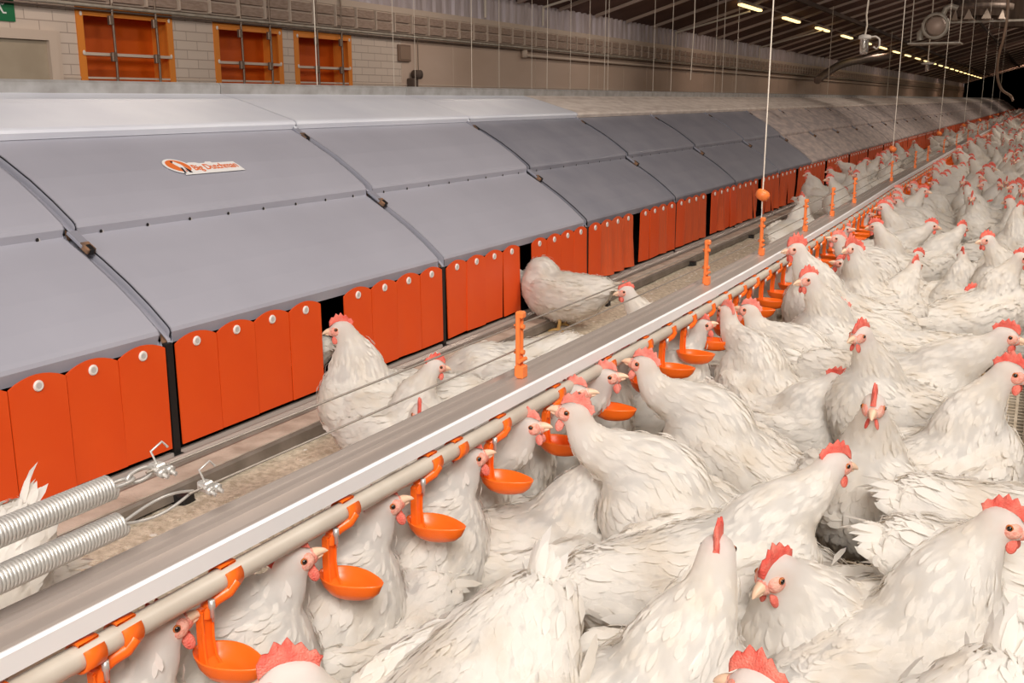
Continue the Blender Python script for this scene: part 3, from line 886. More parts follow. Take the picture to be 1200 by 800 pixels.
# ---------------------------------------------------------------- building shell
YB = 96.0; YA = -6.0; WXL = -6.5
def brick_wall():
    m = bpy.data.materials.new('painted_block_wall'); m.use_nodes = True; nt = m.node_tree; b = nt.nodes['Principled BSDF']
    tc = nt.nodes.new('ShaderNodeTexCoord'); mp = nt.nodes.new('ShaderNodeMapping'); mp.inputs['Rotation'].default_value = (0, PI/2, PI/2)
    sx = nt.nodes.new('ShaderNodeSeparateXYZ'); cx = nt.nodes.new('ShaderNodeCombineXYZ')
    nt.links.new(tc.outputs['Object'], sx.inputs[0]); nt.links.new(sx.outputs['Y'], cx.inputs['X']); nt.links.new(sx.outputs['Z'], cx.inputs['Y'])
    br = nt.nodes.new('ShaderNodeTexBrick'); br.inputs['Scale'].default_value = 1.0; br.inputs['Brick Width'].default_value = .24; br.inputs['Row Height'].default_value = .075
    br.inputs['Mortar Size'].default_value = .004; br.inputs['Color1'].default_value = lin((212,196,182)); br.inputs['Color2'].default_value = lin((206,190,176)); br.inputs['Mortar'].default_value = lin((176,158,146))
    nt.links.new(cx.outputs[0], br.inputs['Vector']); nt.links.new(br.outputs['Color'], b.inputs['Base Color'])
    bp = nt.nodes.new('ShaderNodeBump'); bp.inputs['Strength'].default_value = .5; bp.inputs['Distance'].default_value = .004; bp.invert = True
    nt.links.new(br.outputs['Fac'], bp.inputs['Height']); nt.links.new(bp.outputs[0], b.inputs['Normal']); b.inputs['Roughness'].default_value = .7
    return m
BRICK = brick_wall()
PANEL = mat('wall_panel', (206,184,168), 0.75, col2=(190,166,148), scale=1.6, stretch=(1,.35,1), contrast=(.3,.7))
UPW = mat('corrugated_sheet', (196,186,192), 0.5, .1, col2=(166,152,150), scale=3, contrast=(.35,.7), stretch=(1,4,.6))
CEIL = mat('ceiling_sheet', (128,98,86), 0.75, .0, col2=(108,80,70), scale=1.5)
RAFT = mat('rafter_metal', (186,164,150), 0.5, .2)
WOODB = mat('baffle_dark', (150,128,114), 0.8, col2=(172,150,136), scale=24, stretch=(1,.6,3), contrast=(.35,.65))
BAFF = mat('baffle_frame', (204,186,170), 0.7)
OPEN = ((5.60,6.56,1.62),(7.04,7.95,1.60),(8.13,9.05,1.59))
b = MB(); yl = YA
for ya, yb, zt in OPEN:
    b.box(WXL-.1, WXL, yl, ya, -.5, 1.66, BRICK); b.box(WXL-.1, WXL, ya, yb, -.5, .60, BRICK); b.box(WXL-.1, WXL, ya, yb, zt, 1.66, BRICK); yl = yb
b.box(WXL-.1, WXL, yl, 10.0, -.5, 1.66, BRICK)
b.box(WXL-.1, WXL, 10.0, YB, -.5, 1.66, PANEL)
y = 10.0
while y < YB:
    b.box(WXL, WXL+.004, y-.004, y+.004, -.5, 1.64, BAFF); y += 1.15
b.box(WXL, WXL+.006, YA, YB, 1.10, 1.115, BAFF)
# corrugated upper band
vs = []; n = 0; y = YA
pts = []
while y < YB:
    for dy, dx in ((0,0),(.03,.03),(.11,.03),(.14,0)): pts.append((y+dy, dx))
    y += .22 if y < 30 else .6
for y, dx in pts: vs += [(WXL-.02+dx, y, 1.86),(WXL-.02+dx, y, 2.24)]
b.add(vs, [(2*i, 2*i+1, 2*i+3, 2*i+2) for i in range(len(pts)-1)], UPW)
b.box(WXL-.1,WXL-.03,YA,YB,1.66,2.3,PANEL)
struct(b.build('wall_left'))
b = MB(); b.box(6.5, 6.6, YA, YB, -.5, 2.3, PANEL); struct(b.build('wall_right'))
b = MB(); b.add([(WXL,YB,-.5),(6.5,YB,-.5),(6.5,YB,2.3),(0,YB,4.25),(WXL,YB,2.3)], [(0,1,2,3,4)], PANEL); b.box(WXL,6.5,YB,YB+.1,-.5,4.3,PANEL); struct(b.build('wall_back'))
b = MB(); b.box(WXL,6.5,YA-.1,YA,-.5,4.3,PANEL); struct(b.build('wall_front'))
# ceiling: corrugated sheets
b = MB()
for s in (-1, 1):
    b.add([(s*6.6,YA,2.20),(0,YA,4.18),(0,YB,4.18),(s*6.6,YB,2.20),(s*6.6,YA,2.26),(0,YA,4.24),(0,YB,4.24),(s*6.6,YB,2.26)], [(0,1,2,3),(4,5,6,7),(0,1,5,4),(2,3,7,6)], CEIL)
struct(b.build('ceiling'))
# rafters and long beams
RG = MB().prism([(0,.0),(-6.45,-1.935),(-6.45,-1.985),(0,-.05)], -.02, .02, RAFT).mesh('rafter')
y = 2.0; i = 0
while y < YB:
    o = link('roof_rafter', RG, None, (0, y, 4.17)); tag(o, 'slanting metal rafter under the dark roof', 'rafter', 'rafters under the roof'); y += 1.35 if y < 40 else 3.0
for X, w in ((-4.36,.05),(-2.3,.05)):
    z = 4.18-.3*abs(X)-.07
    tag(MB().box(X-w/2,X+w/2,YA,YB,z-.08,z,BRN).build('roof_beam'), {-4.36:'long dark beam under the roof nearer the wall',-2.3:'long dark beam under the roof nearer the ridge'}[X], 'beam')
# baffle strip: two rows of little inlet slabs (trim)
b = MB(); b.box(WXL-.03, WXL+.02, YA, YB, 1.655, 1.87, BAFF)
y = 2.0
while y < YB-1:
    for z in (1.672, 1.772):
        b.box(WXL+.02, WXL+.05, y+.012, y+.325, z, z+.078, WOODB)
    b.box(WXL+.02, WXL+.06, y-.006, y+.006, 1.66, 1.865, BAFF)
    y += .355
b.box(WXL, WXL+.03, YA, YB, 1.868, 1.93, BAFF)
struct(b.build('trim_1'))
b = MB(); b.tube([(WXL+.06,YA,1.630),(WXL+.06,YB,1.630)], .014, GALV, 8); b.tube([(WXL+.05,YA,1.600),(WXL+.05,YB,1.600)], .008, BRN, 6)
tag(b.build('wall_conduit'), 'thin conduit running along the wall below the row of baffles', 'conduit')
b = MB(); b.tube([(WXL+.05,13.0,1.53),(WXL+.05,YB,1.50)], .022, BAFF, 8); b.lathe([(0,.05),(.04,.05),(.04,-.05),(0,-.05)], BAFF, (WXL+.05,13.0,1.55), 10)
tag(b.build('wall_pipe'), 'pale thicker pipe along the far wall with rounded end', 'pipe')
# door, exit sign
DOORM = mat('grey_door', (172,158,138), 0.6, col2=(164,150,130), scale=5)
b = MB(); X = WXL
b.box(X, X+.02, 4.30, 5.31, -.4, 1.36, DOORM)
struct(b.build('door_1'))
b = MB(); b.box(X, X+.05, 5.31, 5.38, -.4, 1.36, BAFF); b.box(X, X+.05, 4.22, 5.38, 1.36, 1.43, BAFF); b.box(X,X+.035,5.38,5.42,-.4,1.43,BAFF); b.box(X,X+.05,4.22,4.30,-.4,1.36,BAFF); struct(b.build('trim_2'))
GRN = mat('sign_green', (22,110,66), 0.4); WHT = mat('sign_white', (232,236,230), 0.4)
b = MB(); b.box(X, X+.012, 4.82, 5.08, 1.475, 1.655, GRN)
def PS(a, h, r=0): return (X+.0135, 4.95+a, 1.565+h)
fig = [[(.012+.012*math.cos(t), .062+.012*math.sin(t)) for t in [2*PI*i/10 for i in range(10)]],
       [(-.012,.045),(.016,.048),(.022,.005),(.000,-.002)], [(.014,.046),(.034,.024),(.052,.030),(.052,.022),(.032,.014),(.016,.034)],
       [(-.010,.045),(-.034,.034),(-.040,.010),(-.032,.010),(-.026,.028),(-.008,.036)],
       [(.002,.004),(.022,.006),(.040,-.030),(.062,-.030),(.062,-.040),(.034,-.040)], [(.000,.006),(.014,.000),(-.002,-.030),(-.014,-.062),(-.024,-.062),(-.012,-.026)],
       [(-.060,-.002),(-.100,-.002),(-.100,-.012),(-.060,-.012)]]
for q in fig: b.add([PS(a,h) for a,h in q], [tuple(range(len(q)))], WHT)
tag(b.build('exit_sign'), 'small green exit sign with white running figure above the grey door', 'sign')
# orange wall inlets
OFR = mat('orange_frame', (224,134,48), 0.5); OIN = mat('orange_panel', (206,92,14), 0.5, col2=(196,84,14), scale=3)
RODM = mat('grey_rod', (130,112,98), 0.4, .5)
for (ya, yb, zt, lab) in ((5.60,6.56,1.62,'largest orange wall inlet with two grey rods, nearest the exit door'),(7.04,7.95,1.60,'orange wall inlet in the middle of the three on the wall'),(8.13,9.05,1.59,'orange wall inlet furthest from the door, right of the other two')):
    o = empty('wall_inlet', lab, 'air inlet', (X, ya, 0), 0, 'orange air inlets on the wall')
    w = yb-ya; f = MB(); z0 = .60; fw = .06; dep = .0
    for (a0,a1,c0,c1) in ((0,fw,z0,zt),(w-fw,w,z0,zt),(fw,w-fw,zt-fw,zt),(fw,w-fw,z0,z0+fw)):
        f.box(dep, dep+.012, a0, a1, c0, c1, OFR)
    f.box(-.22, dep, 0, .012, z0, zt, OFR); f.box(-.22, dep, w-.012, w, z0, zt, OFR); f.box(-.22, dep, 0, w, zt-.012, zt, OFR)
    f.build('frame', o)
    MB().box(-.225, -.215, .01, w-.01, z0, zt-.01, OIN).build('panel', o)
    for z in (zt-.34, zt-.60, zt-.86):
        s = MB(); s.box(-.07, dep+.012, fw*.6, w-fw*.6, z-.010, z+.012, OFR); s.box(dep+.012, dep+.02, fw*.6, w-fw*.6, z-.008, z+.014, BAFF); s.build('louvre', o)
    for yy in (.04, w-.04):
        for z in (zt-.05, zt-.33, zt-.59):
            MB().ell((dep+.016, yy, z), (.006,.014,.018), RIV, None, 8, 6).build('knob', o)
    for yy in (.30, w-.22):
        r = MB(); r.tube([(dep+.05, yy, z0),(dep+.05, yy+.01, zt-.4),(dep+.05, yy, zt+.35)], .010, RODM, 8)
        for z in (zt-.07, zt-.34, zt-.60): r.bbox(dep+.03,dep+.06,yy-.03,yy+.012,z-.05,z+.02,RODM,.004)
        r.build('lift_rod', o)
# small wall fittings
tag(MB().bbox(X,X+.03,9.92,10.16,1.36,1.54,mat('brown_plate',(132,108,92),.6),.004).bbox(X+.03,X+.036,9.94,10.14,1.38,1.52,mat('brown_plate2',(146,122,104),.6),.002).build('wall_plate'), 'small brown plate on the wall right of the orange inlets', 'plate')
b = MB(); b.lathe([(0,.05),(.05,.05),(.05,-.05),(0,-.05)], BRN, (X+.08,10.20,1.22), 12, Matrix.Rotation(PI/2,3,'Y')); b.bbox(X,X+.10,10.10,10.20,1.05,1.18,BRN,.01); b.tube([(X+.06,10.26,1.25),(X+.05,10.27,1.65)],.006,RODM,6)
tag(b.build('wall_valve'), 'small dark valve fitting on the wall below the brown plate', 'valve')
# diagonal braces up at the far wall
for (yy, z0, z1, ln) in ((11.9,1.95,2.2,1.1),(13.6,1.95,2.2,1.3),(19.5,1.9,2.18,1.4),(26,1.85,2.18,1.5)):
    b = MB(); b.tube([(X+.04,yy,z0),(X+.04,yy,z1)], .015, CORD, 8); b.tube([(X+.04,yy,z1),(X+.04+ln,yy,z1+.28*ln-.06)], .018, CORD, 8)
    tag(b.build('white_brace'), 'white bent brace pipe between wall top and roof', 'brace', 'white brace pipes at the wall top')
# lights
TUBE = mat('tube_glow', (255,222,150), .5, emit=1.5); TUBEB = mat('tube_body', (190,176,160), .5)
tb = MB(); tb.bbox(-.05,.05,-.75,.75,.02,.07,TUBEB,.008); tb = tb.mesh('fixture_body')
tg = MB(); tg.bbox(-.045,.045,-.72,.72,-.02,.02,TUBE,.012); tg = tg.mesh('fixture_tube')
for i in range(-6, 22):
    y = 19.4+3.42*i
    o = empty('ceiling_light', 'warm glowing fluorescent batten in the row under the roof' if i != 0 else 'largest warm glowing batten light, first of the row under the roof', 'ceiling light', (-5.03, y, 2.57), 0, 'batten lights under the roof')
    link('fixture', tb, o); link('glowing_tube', tg, o)
b = MB(); b.tube([(-5.03,YA+.3,2.655),(-5.03,YB-.5,2.655)], .014, RAFT, 6); tag(b.build('light_conduit'), 'thin conduit carrying the row of batten lights', 'conduit')
b = MB()
# hanging jar lamp
GL = mat('jar_glass', (236,232,226), .08, trans=.85, spec=.5); WP = mat('white_plastic', (226,218,208), .4)
P = Vector((0,0,CAMZ)) + ray(1013,50)*(10.6/ray(1013,50).y)
o = empty('jar_lamp', 'white hanging lamp with clear glass jar and curved handle', 'lamp', tuple(P))
b = MB(); b.lathe([(0,.045),(.030,.045),(.055,.035),(.060,.020),(.060,.005),(.045,0),(.0,0)], WP, (0,0,.03), 16); b.build('lamp_cap', o)
b = MB(); b.lathe([(.040,.03),(.042,-.03),(.040,-.085),(.030,-.105),(0,-.110)], GL, (0,0,0), 16); b.lathe([(0,.02),(.012,.02),(.016,-.04),(.0,-.06)], WP, (0,0,0), 10); b.build('glass_jar', o)
b = MB(); b.tube([(.055,0,.05),(.10,0,.055),(.135,0,.03),(.14,0,-.03),(.115,0,-.06),(.085,0,-.04)], .009, WP, 8); b.build('handle', o)
zc = 4.18-.3*abs(P.x)-P.z-.02
b = MB(); b.tube([(0,0,.07),(.012,0,.16),(0,0,.25),(.03,0,.8),(.02,0,zc)], .008, CORD, 8); b.build('lamp_cable', o)
P = Vector((0,0,CAMZ)) + ray(1087,76)*(21/ray(1087,76).y)
o = empty('jar_lamp', 'small distant hanging lamp with white cap left of the dark hall end', 'lamp', tuple(P))
b = MB(); b.lathe([(0,.06),(.05,.05),(.12,.03),(.12,.015),(.04,0),(.0,0)], WP, (0,0,0), 14); b.build('lamp_cap', o)
b = MB(); b.lathe([(.036,0),(.036,-.09),(.02,-.12),(0,-.12)], GL, (0,0,0), 12); b.build('glass_jar', o)
b = MB(); b.tube([(0,0,.05),(0,0,4.18-.3*abs(P.x)-P.z-.02)], .012, CORD, 6); b.build('lamp_cable', o)
# fan heater with ring on a shelf
Y_ = 15.0; P = Vector((0,0,CAMZ)) + ray(1097,31)*(Y_/ray(1097,31).y)
o = empty('fan_heater', 'round ringed fan unit standing on a hung metal shelf', 'fan', tuple(P))
RM = Matrix.Rotation(PI/2, 3, 'X'); b = MB()
b.lathe([(.135,.03),(.165,.03),(.172,0),(.165,-.03),(.135,-.03),(.128,0),(.135,.03)], GALV, (0,-.10,0), 24, RM); b.build('ring', o)
b = MB(); b.lathe([(0,-.02),(.06,-.02),(.128,.0),(.128,.30),(.10,.36),(0,.36)], RAFT, (0,.26,0), 20, RM); b.build('housing', o)
b = MB(); b.tube([(.06,0,.12),(.10,0,.22),(.16,0,.25),(.24,0,.22)], .035, GALV, 10); b.build('outlet_pipe', o); b = MB(); b.tube([(-.12,0,-.02),(-.19,0,-.08),(-.18,0,-.17)], .045, GALV, 10); b.build('elbow_pipe', o)
b = MB(); b.box(-.32,.32,-.15,.30,-.225,-.205,GALV); b.tube([(-.30,0,-.2),(-.30,0,1.6)],.006,CORD,6); b.tube([(.30,0,-.2),(.30,0,1.5)],.006,CORD,6); b.build('shelf', o)
# exhaust chimney
Y_ = 17.5; P = Vector((0,0,CAMZ)) + ray(1147,24)*(Y_/ray(1147,24).y)
o = empty('exhaust_chimney', 'round metal exhaust chimney coming down through the roof', 'chimney', tuple(P))
CHM = mat('chimney_metal', (112,98,90), .5, .3, col2=(140,124,112), scale=4, stretch=(5,5,.3)); 
b = MB(); b.lathe([(.36,.05),(.38,.05),(.38,2.2),(.36,2.2),(.36,.05)], CHM, (0,0,0), 28); b.build('duct', o)
b = MB(); b.lathe([(.385,.22),(.46,.22),(.46,.15),(.40,.14)], CHM, (0,0,0), 28); b.box(-.62,.62,-.02,.02,-.03,0.0,GALV); b.build('collar', o)
b = MB()
for k in range(10):
    a = 2*PI*k/10; c, s = math.cos(a)*.40, math.sin(a)*.40; t = Vector((-math.sin(a),math.cos(a),0))*.07
    b.add([(c-t.x,s-t.y,.0),(c+t.x,s+t.y,.0),(c,s,.14),(c*.96-t.x,s*.96-t.y,.0),(c*.96+t.x,s*.96+t.y,.0),(c*.96,s*.96,.14)], [(0,1,2),(5,4,3),(0,2,5,3),(1,4,5,2)], BAFF)
b.build('deflector', o)
Pc = Vector((0,0,CAMZ)) + ray(1183,32)*(24/ray(1183,32).y)
b = MB(); b.lathe([(.30,0),(.33,0),(.33,2.4),(.30,2.4),(.30,0)], CHM, (0,0,0), 24); tag(b.build('exhaust_chimney', None, tuple(Pc)), 'second dark exhaust chimney further back at the upper right', 'chimney')
# curled hose
pts = [(1182,-10,14),(1180,22,14),(1176,45,14),(1170,68,14.2),(1169,90,14.5),(1174,105,15),(1184,112,15.4),(1187,118,15.4)]
q = []
for u, v, y in pts:
    r = ray(u, v); q.append(tuple(Vector((0,0,CAMZ)) + r*(y/r.y)))
q = [tuple(r) for r in chain(q, 5)]
b = MB(); b.tube(q, .016, mat('hose', (150,124,104), .6), 8); tag(b.build('curled_hose'), 'thin curled hose hanging down at the upper right', 'hose')
# curved duct against the far wall
b = MB()
pts = [(958,94,30),(968,86,31),(985,76,32),(1005,71,34),(1026,68,35.5),(1042,66,37)]
q = []
for u, v, y in pts:
    r = ray(u, v); q.append(tuple(Vector((0,0,CAMZ)) + r*(y/r.y)))
b.tube([tuple(r) for r in chain(q, 5)], .11, CHM, 10); tag(b.build('curved_duct'), 'curved dark duct rising along the far left wall', 'duct')
# lift cords behind the nests
cords = [(372,.006),(462,.004),(487,.003),(553,.004),(585,.003),(623,.003),(641,.003),(668,.004),(690,.003),(708,.004),(712,.003),(765,.003),(786,.004),(837,.005),(862,.004),(846,.004),(970,.005),(1040,.004)]
b = MB()
for i, (u, r0) in enumerate(cords):
    X_ = -4.3 if i % 3 else -3.6
    r = ray(u, 104); P = Vector((0,0,CAMZ)) + r*(X_/r.x)
    if P.y > 60: continue
    b = MB(); b.tube([(0,0,.30),(0,0,4.18-.3*abs(X_)-.02)], max(r0*.55, .0008*P.y*.33), CORD, 5)
    tag(b.build('lift_cord', None, (X_, P.y, 0)), 'thin pale lift cord hanging from the roof behind the nest ridge', 'cord', 'lift cords behind the nests')
tag(MB().tube([(-3.62,0,1.16),(-3.60,0,1.8),(-3.62,0,3.05)], .005, CORD, 6).build('sensor_cord', None, (0,11.5,0)), 'pale cord over the wall ending above the nest ridge', 'cord')

# second line: drinker rail on the other side of the nests
b = MB(); b.prism([(-4.35,.40),(-4.30,.40),(-4.30,.46),(-4.35,.46)], YN, YF, ALU)
tag(b.build('rear_drinker_rail'), 'drinker rail on the far side of the nests', 'rail')

# ---------------------------------------------------------------- light
def area(name, loc, target, size, power, col=(1,.93,.84), sy=None):
    l = bpy.data.lights.new(name, 'AREA'); l.energy = power; l.size = size; l.color = col
    if sy: l.shape = 'RECTANGLE'; l.size_y = sy
    o = bpy.data.objects.new(name, l); COL.objects.link(o); o.location = loc
    o.rotation_euler = (Vector(target)-Vector(loc)).to_track_quat('-Z','Y').to_euler()
    return o
area('flash_softbox', (1.1,-1.4,3.0), (-1.0,3.2,.2), 1.6, 138, (1,.965,.92))
area('flash_fill', (-1.2,-3.5,2.2), (-2.0,4.0,.6), 2.0, 62, (1,.965,.93))
for i, y in enumerate((4, 10, 17, 25, 34, 45, 58)):
    area('aisle_fill', (1.2,y,3.3), (-.3,y+.5,0), .3, (22,40,52,46,40,34,30)[i], (1,.88,.76), 1.5 if y < 20 else 3)  # added ambient fill over the aisle, no fixture hangs there
area('near_fill', (.6,3.2,3.2), (-.4,4.6,0), .5, 46, (1,.94,.86), 1.5)  # added light that brightens the nearer flock, without a fixture
for i, y in enumerate((0, 5, 10, 15, 21, 28, 36, 46, 58, 72)):
    area('wall_tube', (-5.03,y,2.52), (-5.03,y,0), .12, (10,12,11,8,6,5,5,6,8,10)[i], (1,.86,.76) if i < 4 else (1,.72,.56), 1.5)
for i, y in enumerate((24, 40, 60, 82)):
    area('right_fill', (4.5,y,2.6), (-6,y+4,2.0), .4, (22,22,26,60)[i], (1,.72,.54), 2.0)  # added warm fill for the far hall, no lamp row on this side
area('end_fill', (-1.5,90,3.0), (-1.5,96,1.6), .4, 60, (1,.66,.48), 2.0)  # added light that lifts the dark end wall, no real lamp
w = bpy.data.worlds.new('world'); bpy.context.scene.world = w; w.use_nodes = True
w.node_tree.nodes['Background'].inputs[0].default_value = (.9,.85,.8,1); w.node_tree.nodes['Background'].inputs[1].default_value = .15
vs_ = bpy.context.scene.view_settings
vs_.view_transform = 'Standard'; vs_.look = 'None'; vs_.gamma = 1; vs_.use_curve_mapping = False; vs_.exposure = 0.65
# ---------------------------------------------------------------- place the hens
VARS = {k: hen_variant(**v) for k, v in POSES.items()}
LOWV = [hen_variant(seed=90+i, low=True, nfe=70, **q) for i, q in enumerate([dict(tilt=.1, head=(.16,0,.40), legs=False), dict(tilt=.05, dz=-.07, head=(.16,.02,.28), legs=False), dict(tilt=.5, head=(.2,0,.42), hpitch=.3, legs=False), dict(tilt=0, head=(.23,0,.34), legs=False)])]
placed = []
NH = [0]
def put_hen(pose, x, y, rz, s, label, group, full=True, z=0.0):
    v = VARS[pose]; NH[0] += 1
    if full:
        o = empty('hen', label, 'hen', (x, y, z), rz, group); o.scale = (s, s, s)
        for n, me in v['parts']: link(n, me, o)
    else:
        o = tag(link('hen', v['mesh'], None, (x, y, z), rz), label, 'hen', group); o.scale = (s, s, s)
    placed.append((x, y, rz)); return o
def hen_px(pose, hu, hv, tgt, label, group, s=1.0, z=0.0):
    """head centre seen at (hu,hv); tgt = screen angle, or the pixel of the tail tip"""
    v = VARS[pose]; hd = v['head']*s
    if isinstance(tgt, list):        # (hu,hv) is the tail tip here
        tl = v['tail']*s; T_ = atz(hu, hv, tl.z+z); rz = math.atan2(T_.y, T_.x) - PI/2 + math.radians(tgt[0])
        return put_hen(pose, T_.x - (tl.x*math.cos(rz)-tl.y*math.sin(rz)), T_.y - (tl.x*math.sin(rz)+tl.y*math.cos(rz)), rz, s, label, group, True, z)
    H = atz(hu, hv, hd.z+z)
    if isinstance(tgt, tuple):
        T_ = atz(tgt[0], tgt[1], v['tail'].z*s+z); d = H-T_
        loc = Vector((v['head'].x-v['tail'].x, v['head'].y-v['tail'].y))
        rz = math.atan2(d.y, d.x) - math.atan2(loc.y, loc.x)
    else:
        rz = math.atan2(H.y, H.x) - PI/2 + math.radians(tgt)
    x = H.x - (hd.x*math.cos(rz)-hd.y*math.sin(rz)); y = H.y - (hd.x*math.sin(rz)+hd.y*math.cos(rz))
    return put_hen(pose, x, y, rz, s, label, group, True, z)
GD = 'white hens drinking at the cups'; GF = 'white hens standing on the slats'; GN = 'white hens beside the nests'
HENS = [
 # pose, head u, v, dir, label, group, scale
 ('drink',188,742,8,'hen at lower left with her red face under the nearest whole cup',GD,1.0),
 ('drink',340,662,8,'hen stretching her neck to the second cup from lower left',GD,1.0),
 ('drink',446,597,8,'hen with brown eye showing, neck stretched to the third cup from lower left',GD,1.0),
 ('drink',548,541,12,'hen with pink face reaching the fourth cup from lower left',GD,1.0),
 ('reach',617,502,-25,'plump hen facing the fifth cup from the left side',GD,.97),
 ('reach',676,487,(872,668),'big hen in the middle reaching up left to the fifth cup',GD,1.06),
 ('reach',757,430,(915,585),'hen with pale comb reaching the cup, right of the big middle hen',GD,1.04),
 ('drink',820,384,10,'hen with white head turned right, neck upright under the pipe',GD,1.0),
 ('reach',853,368,(960,520),'hen with large pink comb drinking, behind the pale combed one',GD,1.0),
 ('reach',880,366,(1000,480),'hen with slim neck drinking, just right of the large pink comb',GD,1.0),
 ('rest',906,396,-15,'hen with red serrated comb looking right past the drinking hens',GF,.95),
 ('alert',949,328,215,'upright hen with her head at the cups and full round breast',GF,1.05),
 ('rooster',997,292,230,'upright bird with the largest dark red wattles, near the pipe',GF,.98),
 ('walkR',988,364,195,'hen with tilted red comb looking left behind the front hen',GF,.95),
 ('alert',1010,393,235,'hen with spiky red comb facing left in the middle of the right flock',GF,1.0),
 ('rest',978,447,335,'sitting hen with head bent right and red comb',GF,1.0),
 ('alert',1024,476,268,'hen looking straight at the camera with a thin upright comb',GF,1.0),
 ('walk',975,545,38,'hen seen from the side facing right, red comb against the camera facing hen',GF,1.0),
 ('walk',1072,312,(975,378),'hen walking right with pink comb above the bare slats',GF,1.0),
 ('rest',1142,344,(1215,372),'sitting hen facing left at the right side above the bare slats',GF,1.0),
 ('walk',1176,394,(1062,432),'hen stretching forward to the right with red face and comb',GF,1.05),
 ('alertR',1180,437,48,'hen facing right at the right edge, just below the one stretching forward',GF,1.05),
 ('fluffy',1128,300,75,'round hen seen from behind on one yellow leg by the bare slats',GF,.9),
 ('alertR',1196,303,40,'hen cut off by the right picture edge at mid height',GF,1.0),
 ('fluffyR',1172,612,52,'fluffy hen seen from behind with red face turned right, lower right',GF,1.0),
 ('feed',1012,608,[8],'hen lying along the slats with head at the feeder, the lower of two',GF,1.1),
 ('feed',1032,560,[12],'hen lying along the slats with head at the feeder, the upper of two',GF,1.1),
 ('rest',912,670,(1060,700),'sitting hen facing left with short neck and red comb, lower right',GF,1.12),
 ('alertL',840,650,28,'hen seen from behind with only the tip of her comb showing, bottom middle',GF,1.02),
 ('peck',648,655,[232],'ruffled hen from behind with raised scruffy tail, bottom middle',GF,1.0),
 ('alert',345,797,185,'hen at the bottom edge with big pink comb and head turned left',GF,1.0),
 ('alert',893,812,150,'hen under the bottom edge with just her pale comb in view',GF,1.0),
 ('peck',1190,742,[252],'hen with pointed tail at the bottom right corner',GF,1.0),
 ('rest',250,705,200,'low sitting hen partly hidden behind the drinking hens, lower left',GF,1.0),
 ('reach',672,463,-15,'hen on the nest side with pale pink head close under the pipe',GD,1.0),
 ('reach',708,444,-15,'hen on the nest side close at the sixth cup',GD,1.0),
 ('rest',700,545,30,'sitting hen squeezed behind the big middle hen',GF,1.0),
 ('alert',1036,243,190,'hen with white neck at the far cups facing left',GD,1.0),
 ('alertR',1028,266,230,'hen with pink comb looking right under the far cups',GF,1.0),
 ('alert',1082,224,340,'slim upright hen in the second rank with dark eye',GF,1.0),
 ('reach',1096,203,160,'hen with red comb and wattles drinking at the far cups',GD,1.05),
 ('alertR',1147,207,20,'distant hen looking right beside the dark slat gap',GF,1.0),
 ('walk',1126,268,(1062,300),'hen walking right with red face in the middle distance',GF,1.0),
 ('alert',1158,282,210,'hen with red comb and wattles facing the camera right of the slat gap',GF,1.0),
 ('alertL',1129,213,200,'distant upright hen above the slat gap',GF,1.0),
 ('rest',1075,300,20,'hen sitting in front of the slim upright hen',GF,1.0),
 ('walk',1090,265,(1040,290),'hen seen from the side behind the walking one',GF,1.0),
 # beside the nests
 ('plump',402,386,172,'hen standing before the open nest gap facing left with neck folded back',GN,1.0),
 ('alertL',508,430,-42,'hen with floppy pink comb and big wattle turned right, before the flaps',GN,.86),
 ('rest',552,463,[250],'white hen rump showing above the rail behind the hen with floppy comb',GN,.95),
 ('feed',690,392,[195],'low hen rump behind the nearest orange hanger',GN,.95),
 ('alert',735,342,195,'hen facing left with red comb between nests and rail',GN,.9),
 ('alertL',940,233,60,'hen seen from behind with red comb tip, near the first orange knob',GN,1.0),
 ('alert',973,210,200,'hen facing left by the flaps behind the first orange knob',GN,1.0),
 ('alert',1004,205,215,'hen with red wattles facing the camera beside the far flaps',GN,1.0),
 ('reach',1040,178,170,'hen looking up left by the second orange knob',GN,1.0),
 ('walk',1062,180,(1040,190),'hen beside the second knob with tail to the left',GN,1.0),
 ('alert',1091,162,200,'upright hen far down the nest lane',GN,1.0),
 ('alertL',1108,150,200,'small upright white hen furthest down the nest lane',GN,1.0),
 ('peck',48,574,[205],'hen at the left edge with scruffy raised tail over the orange flap',GN,1.0),
 ('rest',92,655,[190],'low hen behind the rail at left with small tuft of tail',GN,.95),
]
for h in HENS:
    z = 0.0
    hen_px(*h[:6], s=h[6]*(1.0 if h[5] == GN else 1.03), z=z)
yq = atx(386,400,-1.93).y; put_hen('rest', -2.105, yq+.015, PI+.05, .74, 'hen inside the nest with only her white tail in the dark gap', GN, True, .048)
put_hen('enter', -1.735, 3.86, PI, 1.0, 'hen entering the nest gap with her head behind the flap', GN)
# fill the flock
y = 1.95
while y < 9:
    x = trx(y)-.18+RNG.uniform(-.03,.02)
    if all(math.hypot(a-x, b_-y) > .15 for a, b_, _ in placed):
        put_hen(RNG.choice(['drink','drink','reach']), x-.02, y, RNG.uniform(-.4,.4), RNG.uniform(.94,1.0), 'white hen on the nest side of the pipe, seen between the cups', 'hens drinking from the nest side')
    y += RNG.uniform(.22,.34)

